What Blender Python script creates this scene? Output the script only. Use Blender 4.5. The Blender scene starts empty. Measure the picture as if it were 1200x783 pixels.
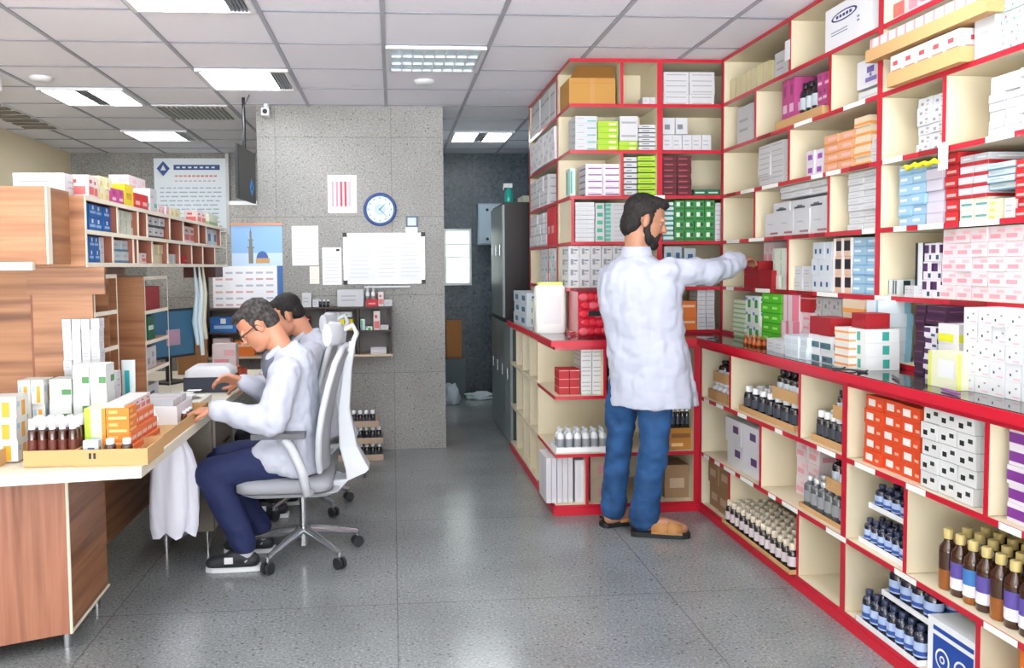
import bpy, bmesh, math, random
from mathutils import Vector, Matrix, noise
random.seed(7)
C = bpy.context.scene.collection
S = bpy.context.scene

# ------------------------------------------------------------ camera, world, light, exposure
CZ, CEIL = 1.46, 2.72
def make_camera():
    yaw, pitch, roll = 0.081, 0.053, 0.0098
    f = Vector((math.sin(yaw)*math.cos(pitch), math.cos(yaw)*math.cos(pitch), -math.sin(pitch)))
    r = Vector((math.cos(yaw), -math.sin(yaw), 0)); d = f.cross(r)
    c, s = math.cos(roll), math.sin(roll)
    r2 = c*r + s*d; d2 = -s*r + c*d
    m = Matrix((r2, -d2, -f)).transposed().to_4x4(); m.translation = (0, 0, CZ)
    cam = bpy.data.cameras.new('camera'); o = bpy.data.objects.new('camera', cam); C.objects.link(o)
    o.matrix_world = m
    cam.sensor_width = 36; cam.lens = 988.6162/1200*36
    cam.shift_x = (600-541.13)/1200; cam.shift_y = -(391.5-364.82)/1200
    cam.clip_start = 0.05
    S.camera = o
make_camera()
LOW_FILL, SKY, LAMP = 16.0, 3.0, 22.0
w = bpy.data.worlds.new('daylight'); S.world = w; w.use_nodes = True
wn, wl = w.node_tree.nodes, w.node_tree.links
_tc = wn.new('ShaderNodeTexCoord'); _sx = wn.new('ShaderNodeSeparateXYZ'); wl.new(_tc.outputs['Generated'], _sx.inputs[0])
_mr = wn.new('ShaderNodeMapRange'); _mr.inputs['From Min'].default_value = -.15; _mr.inputs['From Max'].default_value = .1
_mr.inputs['To Min'].default_value = LOW_FILL; _mr.inputs['To Max'].default_value = SKY   # brightened below the horizon as added fill for the ceiling, hazy sky above
wl.new(_sx.outputs[2], _mr.inputs['Value']); wl.new(_mr.outputs[0], wn['Background'].inputs[1])
wn['Background'].inputs[0].default_value = (0.93, 0.965, 1.0, 1)
S.view_settings.view_transform = 'Standard'; S.view_settings.look = 'None'
S.view_settings.exposure = 0.2; S.view_settings.gamma = 1.0; S.view_settings.use_curve_mapping = False

# ------------------------------------------------------------ materials
def lin(h):
    if not isinstance(h, str): return h
    h = h.lstrip('#'); v = [int(h[i:i+2], 16)/255 for i in (0, 2, 4)]
    return tuple(x/12.92 if x <= .04045 else ((x+.055)/1.055)**2.4 for x in v)
_mc = {}
def M(col, rough=.5, metal=0., emit=0., alpha=1., trans=0., coat=0.):
    k = (col, rough, metal, emit, alpha, trans, coat)
    if k in _mc: return _mc[k]
    m = bpy.data.materials.new('paint'); m.use_nodes = True; b = m.node_tree.nodes['Principled BSDF']
    c = lin(col)
    b.inputs['Base Color'].default_value = (*c, 1); b.inputs['Roughness'].default_value = rough
    b.inputs['Metallic'].default_value = metal; b.inputs['Transmission Weight'].default_value = trans
    b.inputs['Coat Weight'].default_value = coat
    if alpha < 1: b.inputs['Alpha'].default_value = alpha
    if emit: b.inputs['Emission Color'].default_value = (*c, 1); b.inputs['Emission Strength'].default_value = emit
    _mc[k] = m; return m
def nodes(m): return m.node_tree.nodes, m.node_tree.links
def ramp(n, stops):
    r = n.new('ShaderNodeValToRGB'); e = r.color_ramp.elements
    e[0].position, e[0].color = stops[0][0], (*lin(stops[0][1]), 1)
    e[1].position, e[1].color = stops[-1][0], (*lin(stops[-1][1]), 1)
    for p, c in stops[1:-1]:
        x = e.new(p); x.color = (*lin(c), 1)
    return r
def speckled(name, base, dark, light, sc, rough, blotch=.6, joint=None):
    m = bpy.data.materials.new(name); m.use_nodes = True; n, l = nodes(m); b = n['Principled BSDF']
    tc = n.new('ShaderNodeTexCoord')
    a = n.new('ShaderNodeTexNoise'); a.inputs['Scale'].default_value = sc; a.inputs['Detail'].default_value = 3; a.inputs['Roughness'].default_value = .7
    l.new(tc.outputs['Object'], a.inputs['Vector'])
    r = ramp(n, [(.36, dark), (.46, base), (.55, base), (.66, light)]); l.new(a.outputs['Fac'], r.inputs[0])
    g = n.new('ShaderNodeTexNoise'); g.inputs['Scale'].default_value = 1.6; g.inputs['Detail'].default_value = 4
    l.new(tc.outputs['Object'], g.inputs['Vector'])
    r2 = ramp(n, [(.3, '#b8b8b6'), (.7, '#ffffff')]); l.new(g.outputs['Fac'], r2.inputs[0])
    mx = n.new('ShaderNodeMix'); mx.data_type = 'RGBA'; mx.blend_type = 'MULTIPLY'; mx.inputs[0].default_value = blotch
    l.new(r.outputs[0], mx.inputs[6]); l.new(r2.outputs[0], mx.inputs[7])
    v = n.new('ShaderNodeTexVoronoi'); v.inputs['Scale'].default_value = sc*.28
    l.new(tc.outputs['Object'], v.inputs['Vector'])
    r3 = ramp(n, [(.10, '#6a6a68'), (.17, '#ffffff')]); l.new(v.outputs['Distance'], r3.inputs[0])
    m2 = n.new('ShaderNodeMix'); m2.data_type = 'RGBA'; m2.blend_type = 'MULTIPLY'; m2.inputs[0].default_value = .6
    l.new(mx.outputs[2], m2.inputs[6]); l.new(r3.outputs[0], m2.inputs[7])
    last = m2.outputs[2]
    if joint:
        br = n.new('ShaderNodeTexBrick'); br.offset = 0; br.inputs['Scale'].default_value = 1; br.inputs['Brick Width'].default_value = joint[0]
        br.inputs['Row Height'].default_value = joint[1]; br.inputs['Mortar Size'].default_value = .003; br.inputs['Bias'].default_value = 0
        br.inputs['Color1'].default_value = (1, 1, 1, 1); br.inputs['Color2'].default_value = (.93, .93, .93, 1); br.inputs['Mortar'].default_value = (.6, .6, .6, 1)
        mp = n.new('ShaderNodeMapping'); mp.inputs['Rotation'].default_value = joint[2]; l.new(tc.outputs['Object'], mp.inputs[0]); l.new(mp.outputs[0], br.inputs['Vector'])
        m3 = n.new('ShaderNodeMix'); m3.data_type = 'RGBA'; m3.blend_type = 'MULTIPLY'; m3.inputs[0].default_value = 1
        l.new(last, m3.inputs[6]); l.new(br.outputs[0], m3.inputs[7]); last = m3.outputs[2]
    l.new(last, b.inputs['Base Color']); b.inputs['Roughness'].default_value = rough
    return m
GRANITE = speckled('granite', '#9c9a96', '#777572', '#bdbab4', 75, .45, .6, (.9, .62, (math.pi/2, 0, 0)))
TERRAZZO = speckled('terrazzo', '#8b8f90', '#6c7071', '#abafad', 85, .2, .6, (1.2, 1.2, (0, 0, .0)))
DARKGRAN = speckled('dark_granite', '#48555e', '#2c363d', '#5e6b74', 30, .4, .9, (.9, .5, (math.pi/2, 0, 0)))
def wood(axis, c=('#6a4129', '#936241', '#a97753', '#805236'), rot=0.):
    m = bpy.data.materials.new('wood_laminate'); m.use_nodes = True; n, l = nodes(m); b = n['Principled BSDF']
    tc = n.new('ShaderNodeTexCoord'); mp = n.new('ShaderNodeMapping'); s = [13, 13, 13]; s[axis] = .55
    mp.inputs['Scale'].default_value = s; mp.inputs['Rotation'].default_value = (rot, 0, 0) if axis != 0 else (0, rot, 0)
    a = n.new('ShaderNodeTexNoise'); a.inputs['Scale'].default_value = 1.3; a.inputs['Detail'].default_value = 5; a.inputs['Distortion'].default_value = .15
    l.new(tc.outputs['Object'], mp.inputs[0]); l.new(mp.outputs[0], a.inputs['Vector'])
    r = ramp(n, [(.30, c[0]), (.44, c[1]), (.56, c[2]), (.70, c[3])]); l.new(a.outputs['Fac'], r.inputs[0])
    l.new(r.outputs[0], b.inputs['Base Color']); b.inputs['Roughness'].default_value = .42
    return m
WOODH = wood(0); WOODV = wood(2); WOODY = wood(1); WOODD = wood(1, rot=.5)
WOODF = wood(2, ('#75452d', '#99614a', '#ab745a', '#86533b'))
CREAM = M('#d8ccb0', .45); RED = M('#bb0f2a', .35, coat=.2); REDK = M('#c4122c', .4); WHITE = M('#dcdddf', .5)
EDGEW = M('#ddd5c2', .45); CARD = M('#c39a68', .8); CARDD = M('#a67e50', .8); DARKFR = M('#33261f', .5)
CHROME = M('#c9ccd0', .18, 1.); BLACK = M('#101114', .5); GREYM = M('#8f9499', .4, .3)
GLASSTOP = M('#3a3633', .08, coat=.3)

# ------------------------------------------------------------ mesh builder
class MB:
    def __init__(s): s.v = []; s.f = []; s.mi = []; s.mats = []; s.sm = []
    def m(s, mat):
        if mat not in s.mats: s.mats.append(mat)
        return s.mats.index(mat)
    def add(s, vs, fs, mat, smooth=False, M4=None):
        o = len(s.v); k = s.m(mat)
        s.v += [tuple(M4 @ Vector(v)) if M4 else tuple(v) for v in vs]
        for f in fs: s.f.append([i+o for i in f]); s.mi.append(k); s.sm.append(smooth)
        return s
    def box(s, x0, y0, z0, x1, y1, z1, mat, fm=None, M4=None):
        vs = [(x0,y0,z0),(x1,y0,z0),(x1,y1,z0),(x0,y1,z0),(x0,y0,z1),(x1,y0,z1),(x1,y1,z1),(x0,y1,z1)]
        F = [('b',(3,2,1,0)),('t',(4,5,6,7)),('f',(0,1,5,4)),('r',(1,2,6,5)),('k',(2,3,7,6)),('l',(3,0,4,7))]
        for n, f in F: s.add([vs[i] for i in f], [(0,1,2,3)], (fm or {}).get(n, mat), False, M4)
        return s
    def cyl(s, p0, p1, r0, r1, mat, n=16, caps=True):
        p0, p1 = Vector(p0), Vector(p1); d = (p1-p0).normalized()
        a = d.orthogonal().normalized(); b = d.cross(a)
        vs = []
        for p, r in ((p0, r0), (p1, r1)):
            for i in range(n):
                t = 2*math.pi*i/n; vs.append(p + (a*math.cos(t)+b*math.sin(t))*r)
        s.add(vs, [(i, (i+1) % n, n+(i+1) % n, n+i) for i in range(n)], mat, True)
        if caps:
            s.add(vs[:n], [tuple(range(n-1, -1, -1))], mat); s.add(vs[n:], [tuple(range(n))], mat)
        return s
    def lathe(s, prof, mat, n=16, c=(0, 0, 0), cap=True):
        vs = []
        for r, z in prof:
            for i in range(n):
                t = 2*math.pi*i/n; vs.append((c[0]+r*math.cos(t), c[1]+r*math.sin(t), c[2]+z))
        k = len(prof)
        s.add(vs, [(j*n+i, j*n+(i+1) % n, (j+1)*n+(i+1) % n, (j+1)*n+i) for j in range(k-1) for i in range(n)], mat, True)
        if cap:
            s.add(vs[:n], [tuple(range(n-1, -1, -1))], mat); s.add(vs[-n:], [tuple(range(n))], mat)
        return s
    def tube(s, pts, r, mat, n=8):
        pts = [Vector(p) for p in pts]; vs = []; up = None
        for i, p in enumerate(pts):
            d = (pts[min(i+1, len(pts)-1)] - pts[max(i-1, 0)]).normalized()
            a = (up - d*up.dot(d)).normalized() if up else d.orthogonal().normalized()
            up = a; b = d.cross(a); rr = r[i] if isinstance(r, (list, tuple)) else r
            for k in range(n):
                t = 2*math.pi*k/n; vs.append(p+(a*math.cos(t)+b*math.sin(t))*rr)
        s.add(vs, [(j*n+i, j*n+(i+1) % n, (j+1)*n+(i+1) % n, (j+1)*n+i) for j in range(len(pts)-1) for i in range(n)], mat, True)
        s.add(vs[:n], [tuple(range(n-1, -1, -1))], mat); s.add(vs[-n:], [tuple(range(n))], mat)
        return s
    def prism(s, poly, z0, z1, mat, side=None):
        n = len(poly); vs = [(x, y, z0) for x, y in poly]+[(x, y, z1) for x, y in poly]
        s.add(vs, [tuple(range(n-1, -1, -1)), tuple(range(n, 2*n))], mat)
        s.add(vs, [(i, (i+1) % n, n+(i+1) % n, n+i) for i in range(n)], side or mat)
        return s
    def rings(s, rings, mat, cap=True, smooth=True):
        n = len(rings[0]); vs = [p for r in rings for p in r]
        s.add(vs, [(j*n+i, j*n+(i+1) % n, (j+1)*n+(i+1) % n, (j+1)*n+i) for j in range(len(rings)-1) for i in range(n)], mat, smooth)
        if cap: s.add(rings[0], [tuple(range(n-1, -1, -1))], mat, smooth); s.add(rings[-1], [tuple(range(n))], mat, smooth)
        return s
    def mesh(s, name):
        me = bpy.data.meshes.new(name); me.from_pydata(s.v, [], s.f)
        for m in s.mats: me.materials.append(m)
        me.polygons.foreach_set('material_index', s.mi); me.polygons.foreach_set('use_smooth', s.sm)
        me.update(); return me
    def build(s, name, parent=None, bevel=0, loc=None):
        return obj(name, s.mesh(name), parent, bevel, loc)
def obj(name, me, parent=None, bevel=0, loc=None):
    o = bpy.data.objects.new(name, me); C.objects.link(o); o.parent = parent
    if loc: o.location = loc
    if bevel:
        b = o.modifiers.new('bevel', 'BEVEL'); b.width = bevel; b.segments = 2; b.limit_method = 'ANGLE'
    return o
used = {}
def tag(o, label, cat, group=None):
    n = len(label.replace('-', '').split())
    if n > 16 or n < 4: print('LABEL LEN', n, label)
    if label in used: print('DUP LABEL', label)
    used[label] = 1
    o['label'] = label; o['category'] = cat
    if group: o['group'] = group
    return o
def empty(name, loc, label, cat, rz=0, group=None):
    o = bpy.data.objects.new(name, None); C.objects.link(o); o.location = loc; o.rotation_euler = (0, 0, math.radians(rz))
    return tag(o, label, cat, group)
def struct(o): o['kind'] = 'structure'; return o

# ------------------------------------------------------------ the room
GX, GY = -.034, 4.2655
struct(MB().box(-3.6, -2.4, -.12, 2.9, 9.7, 0, TERRAZZO).build('floor'))
TILE = M('#efeef6', .8)
mb = MB().box(-3.6, -2.4, CEIL, 2.9, 9.7, CEIL+.1, TILE); struct(mb.build('ceiling'))
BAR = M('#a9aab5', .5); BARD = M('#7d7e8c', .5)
mb = MB()
for k in range(-5, 5):
    x = GX+.6*k
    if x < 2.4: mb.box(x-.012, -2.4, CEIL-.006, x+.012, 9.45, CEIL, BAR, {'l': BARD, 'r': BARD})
struct(mb.build('trim_1'))
mb = MB()
for k in range(-10, 9):
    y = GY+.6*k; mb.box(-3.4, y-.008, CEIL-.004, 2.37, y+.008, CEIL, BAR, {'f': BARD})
struct(mb.build('trim_2'))
struct(MB().box(-3.58, -2.4, 0, -3.43, 9.6, CEIL, M('#e8d9b8', .7)).build('wall_left'))
struct(MB().box(-3.43, 9.45, 0, .42, 9.6, CEIL, GRANITE).build('wall_far'))
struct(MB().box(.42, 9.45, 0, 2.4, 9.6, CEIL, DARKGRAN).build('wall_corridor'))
struct(MB().box(2.41, -2.4, 0, 2.56, 6.7, CEIL, M('#e3ddd0', .7)).build('wall_right'))
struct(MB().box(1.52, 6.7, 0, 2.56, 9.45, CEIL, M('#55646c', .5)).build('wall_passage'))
struct(MB().box(-1.04, 6.72, 0, .41, 9.45, CEIL, GRANITE).build('wall_middle'))
struct(MB().box(-1.255, 6.72, 0, -1.04, 6.85, 1.955, GRANITE).box(-1.9, 6.72, 0, -1.255, 6.85, 1.73, GRANITE).build('wall_low'))
struct(MB().box(-1.26, 6.71, 1.955, -1.045, 6.87, 1.985, WHITE).build('trim_3'))
# far hatch window of the corridor and the pale passage door
t = MB().box(.57, 9.42, 1.25, .88, 9.449, 1.88, M('#dfe3e0', .5)).build('window_1'); struct(t)
g = MB().box(.60, 9.412, 1.28, .85, 9.4195, 1.85, M('#f4fff8', .4, emit=1.6)).build('pane', t); g['label'] = 'bright daylit glass pane'
mb = MB()
for z in (1.42, 1.56, 1.70): mb.box(.60, 9.40, z, .85, 9.411, z+.012, M('#b9c4bd', .5))
mb.build('slat', t)
t = MB().box(1.475, 7.95, .0, 1.519, 8.75, 2.35, M('#9fb7b6', .5)).build('door_1'); struct(t)
MB().box(1.44, 8.02, .95, 1.475, 8.06, 1.10, CHROME).build('door_handle', t)

# ------------------------------------------------------------ ceiling lamps, vents, detectors
DIFF = M('#f6fbff', .5, emit=LAMP); LOUV = M('#8a8d92', .35, .5)
def lamp(x0, y0, kind, label):
    e = empty('ceiling_lamp', (x0+.3, y0+.3, CEIL), label, 'ceiling light', group=None)
    fr = MB()
    for a in ((-.29, -.29, .29, -.265), (-.29, .265, .29, .29), (-.29, -.265, -.265, .265), (.265, -.265, .29, .265)):
        fr.box(a[0], a[1], -.022, a[2], a[3], -.001, WHITE)
    fr.build('frame', e)
    if kind == 'full':
        MB().box(-.262, -.262, -.016, .16, .262, -.002, DIFF).build('diffuser', e)
        lv = MB()
        for i in range(5): lv.box(.17+i*.018, -.262, -.018, .18+i*.018, .262, -.002, LOUV)
        lv.build('louver', e)
    elif kind == 'two':
        for a in (-.262, .05): MB().box(a, -.262, -.016, a+.2, .262, -.002, DIFF).build('diffuser', e)
        lv = MB()
        for i in range(4): lv.box(-.052+i*.026, -.262, -.018, -.038+i*.026, .262, -.002, LOUV)
        lv.build('louver', e)
    else:
        MB().box(-.262, -.262, -.006, .262, .262, -.002, M('#9fb4bd', .4, emit=.25)).build('reflector', e)  # reflector has a faint glow of its own
        lv = MB()
        for i in range(9): lv.box(-.262+i*.0645, -.262, -.022, -.256+i*.0645, .262, -.0065, WHITE)
        for i in range(4): lv.box(-.262, -.262+i*.173, -.0218, .262, -.256+i*.173, -.0066, WHITE)
        lv.build('louver', e)
G = lambda i, j: (GX+.6*i, GY+.6*j)
lamp(*G(-2, -1), 'full', 'lit square ceiling lamp cut by the top of the photo')
lamp(*G(-2, 2), 'full', 'lit square ceiling lamp in front of the granite pillar')
lamp(*G(0, 1), 'grid', 'unlit ceiling lamp with a square louver grid')
lamp(*G(-4, 3), 'two', 'lit two-panel ceiling lamp beside the white duct')
lamp(*G(-4, 6), 'full', 'small lit ceiling lamp furthest back over the sign')
lamp(*G(1, 6), 'two', 'lit two-panel ceiling lamp in the dark corridor')
lamp(*G(0, -5), 'full', 'added unseen ceiling lamp high above the viewer over the aisle')  # this and the next two: lamps out of view, added to light the room
lamp(*G(-3, -4), 'full', 'added unseen ceiling lamp high above the viewer by the desk')
lamp(*G(2, -3), 'full', 'added unseen ceiling lamp high above the viewer by the red shelving')
def vent(x0, y0, x1, y1, n, label, along):
    e = empty('ceiling_vent', ((x0+x1)/2, (y0+y1)/2, CEIL), label, 'vent'); w, h = (x1-x0)/2, (y1-y0)/2
    MB().box(-w, -h, -.012, w, h, -.001, WHITE).build('backing', e)
    mb = MB()
    for i in range(n):
        if along == 'x': a = -w+.03+(2*w-.06)*i/n; mb.box(a, -h+.02, -.022, a+.018, h-.02, -.0125, M('#8c8c88', .5))
        else: a = -h+.03+(2*h-.06)*i/n; mb.box(-w+.02, a, -.022, w-.02, a+(2*h-.06)/n*.5, -.0125, M('#6d665c', .5))
    mb.build('slat', e)
vent(-1.82, 6.68, -1.25, 7.25, 14, 'square ceiling vent with angled slats near the pillar', 'x')
vent(-3.2, 6.55, -2.9, 7.85, 7, 'long slatted air vent near the beige wall', 'y')
for x, y, lb in ((.229, 5.777, 'round smoke detector behind the louvered lamp'), (-2.264, 5.767, 'round smoke detector over the wooden cabinets')):
    o = MB().lathe([(.07, -.002), (.07, -.012), (.055, -.028), (.03, -.032)], WHITE, 20, (x, y, CEIL)).build('smoke_detector'); tag(o, lb, 'smoke detector')
e = empty('security_camera', (-.95, 6.64, CEIL), 'small white security camera on the pillar top', 'camera')
MB().cyl((0, 0, -.001), (0, 0, -.04), .022, .022, WHITE).build('mount', e)
MB().box(-.03, -.07, -.10, .03, .04, -.04, WHITE).build('housing', e, .006)
MB().cyl((0, -.0705, -.07), (0, -.078, -.07), .018, .018, BLACK).build('lens', e)
o = MB().prism([(-2.95, 4.6), (-2.55, 4.6), (-2.50, 5.75), (-2.95, 5.75)], CEIL-.10, CEIL-.001, WHITE).build('air_duct', None, .01); tag(o, 'white boxed air duct on the ceiling by the beige wall', 'duct')
# ------------------------------------------------------------ shelving units
def shelving(name, label, loc, rz, L, D, levels, divs, posts, top=None, kick=0, body=CREAM, edge=RED, th=.018, back=True, ends=(True, True), openleft=False, edge_w=.018, bottom=True, group=None):
    """local x along the front, y into the depth; levels are board heights, row i lies between level i and i+1"""
    e = empty(name, loc, label, 'shelving', rz, group)
    for i, z in enumerate(levels):
        if z is None: continue
        mb = MB(); mb.box(0, .002, z-th, L, D, z, body); mb.box(0, -.002, z-th-.001, L, .0018, z+.001, edge)
        if openleft: mb.box(-.003, -.002, z-th-.001, -.0002, D, z+.001, edge)
        mb.build('shelf', e)
    for u, r in divs:
        z0 = levels[r] if levels[r] is not None else (kick or .0); z1 = levels[r+1]-th-.0015
        mb = MB(); mb.box(u-.009, .004, z0+.0012, u+.009, D-.001, z1, body); mb.box(u-.009, .0005, z0+.0012, u+.009, .0038, z1, edge); mb.build('divider', e)
    zt = levels[-1]; zb = kick if kick else levels[0]-th
    for u in posts:
        mb = MB(); mb.box(u-.017, -.004, zb, u+.017, -.0021, zt, edge); mb.build('upright', e)
        for i in range(len(levels)-1):
            z0 = levels[i] if levels[i] is not None else kick
            MB().box(u-.016, .0005, z0+.0012, u+.016, D-.001, levels[i+1]-th-.0015, body).build('divider', e)
    if back: MB().box(0, D+.0005, zb, L, D+.014, zt, body).build('back_panel', e)
    if kick: MB().box(0, -.006, 0, L, .014, kick-th-.0015, REDK).build('kick_board', e)
    return e
UP = [1.03, 1.32, 1.603, 1.885, 2.163, 2.443, 2.715]
UPB = [1.032+.018] + UP[1:]
Y0 = 5.12
def u(y): return Y0-y
ru = shelving('wall_shelving', 'tall cream shelving with red edges along the right wall', (2.04, Y0, 0), -90, 3.52, .345, UPB,
    [(u(4.23), 1), (u(4.64), 2), (u(3.825), 2), (u(4.23), 3), (u(3.0), 3), (u(4.64), 4), (u(3.825), 4), (u(4.23), 5), (u(2.56), 5), (u(2.15), 2)],
    [.018, u(3.41), u(1.70)])
fu = shelving('back_shelving', 'tall cream shelving with red edges behind the standing man', (1.09, 5.12, 0), 0, 1.29, .36, UPB,
    [(1.411-1.09, 5), (1.411-1.09, 3), (.014, 2)], [1.647-1.09], openleft=True)
lu = shelving('end_shelving', 'receding upper shelving on island end facing the corridor', (1.09, 6.66, 0), -90, 1.155, .33, UPB, [(.78, 1)], [.02, 1.13])
# shelf edge labels
lb = M('#f2f0ec', .5); lr = M('#8e1420', .5)
rng = random.Random(3)
for par, L, zs in ((ru, 3.4, (1.32, 1.603, 1.885, 2.163)), (fu, .85, (1.32, 1.603, 1.885))):
    for z in zs:
        x = .1
        while x < L-.2:
            wd = rng.uniform(.08, .2)
            if rng.random() < (.75 if z < 1.9 else .25): MB().box(x, -.0055, z-.019, x+wd, -.0042, z+.0015, rng.choice([lb, lb, lr])).build('edge_label', par)
            x += wd+rng.uniform(.03, .15)
LO = [.06, .36, .70, .99]
rl = shelving('counter_shelving', 'low cream shelving with red kick board under the long counter', (1.79, 4.80, 0), -90, 3.2, .5, [.06, .36, .685, .99],
    [(4.8-4.36, 2), (4.8-3.585, 2), (4.8-2.40, 2), (4.8-3.98, 1), (4.8-2.80, 1), (4.8-4.36, 0), (4.8-3.59, 0), (4.8-2.42, 0)], [.018, 1.60, 3.18], kick=.06)
for z in (.36, .685):
    x = .08
    while x < 3.0:
        wd = rng.uniform(.07, .16)
        if rng.random() < .55: MB().box(x, -.0055, z-.019, x+wd, -.0042, z+.0015, lb).build('edge_label', rl)
        x += wd+rng.uniform(.05, .2)
fl = shelving('island_shelving', 'low open corner shelving behind the standing man legs', (.93, 4.80, 0), 0, .858, .6, [.06, .36, .70, .99],
    [(1.222-.93, 2), (1.115-.93, 0), (1.5-.93, 2)], [.84], kick=.06, openleft=True)
ll = shelving('end_shelving', 'receding low shelving on island end facing the corridor', (.93, 6.66, 0), -90, 1.25, .35, [.06, .36, .70, .99],
    [(.3, 2), (.62, 2), (.93, 2), (.3, 1), (.62, 1), (.93, 1), (.3, 0), (.62, 0), (.93, 0)], [], edge=CREAM)
MB().box(0, -.009, 0, 1.25, -.0065, .042, REDK).build('kick_board', ll)
MB().box(-.012, -.006, 0, -.001, .6, .042, REDK).build('kick_board', fl)
# worktop: dark glass top with a thick red rim
e = empty('worktop', (0, 0, 0), 'continuous glossy dark worktop with thick red rim', 'counter')
poly = [(.90, 4.77), (1.76, 4.77), (1.76, 1.5), (2.385, 1.5), (2.385, 5.48), (1.42, 5.48), (1.42, 6.65), (.90, 6.65)]
MB().prism(poly, .9925, 1.027, REDK).build('rim', e)
MB().prism([(.908, 4.778), (1.768, 4.778), (1.768, 1.5), (2.385, 1.5), (2.385, 5.48), (1.42, 5.48), (1.42, 6.645), (.908, 6.645)], 1.0272, 1.030, GLASSTOP).build('glass_top', e)
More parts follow.
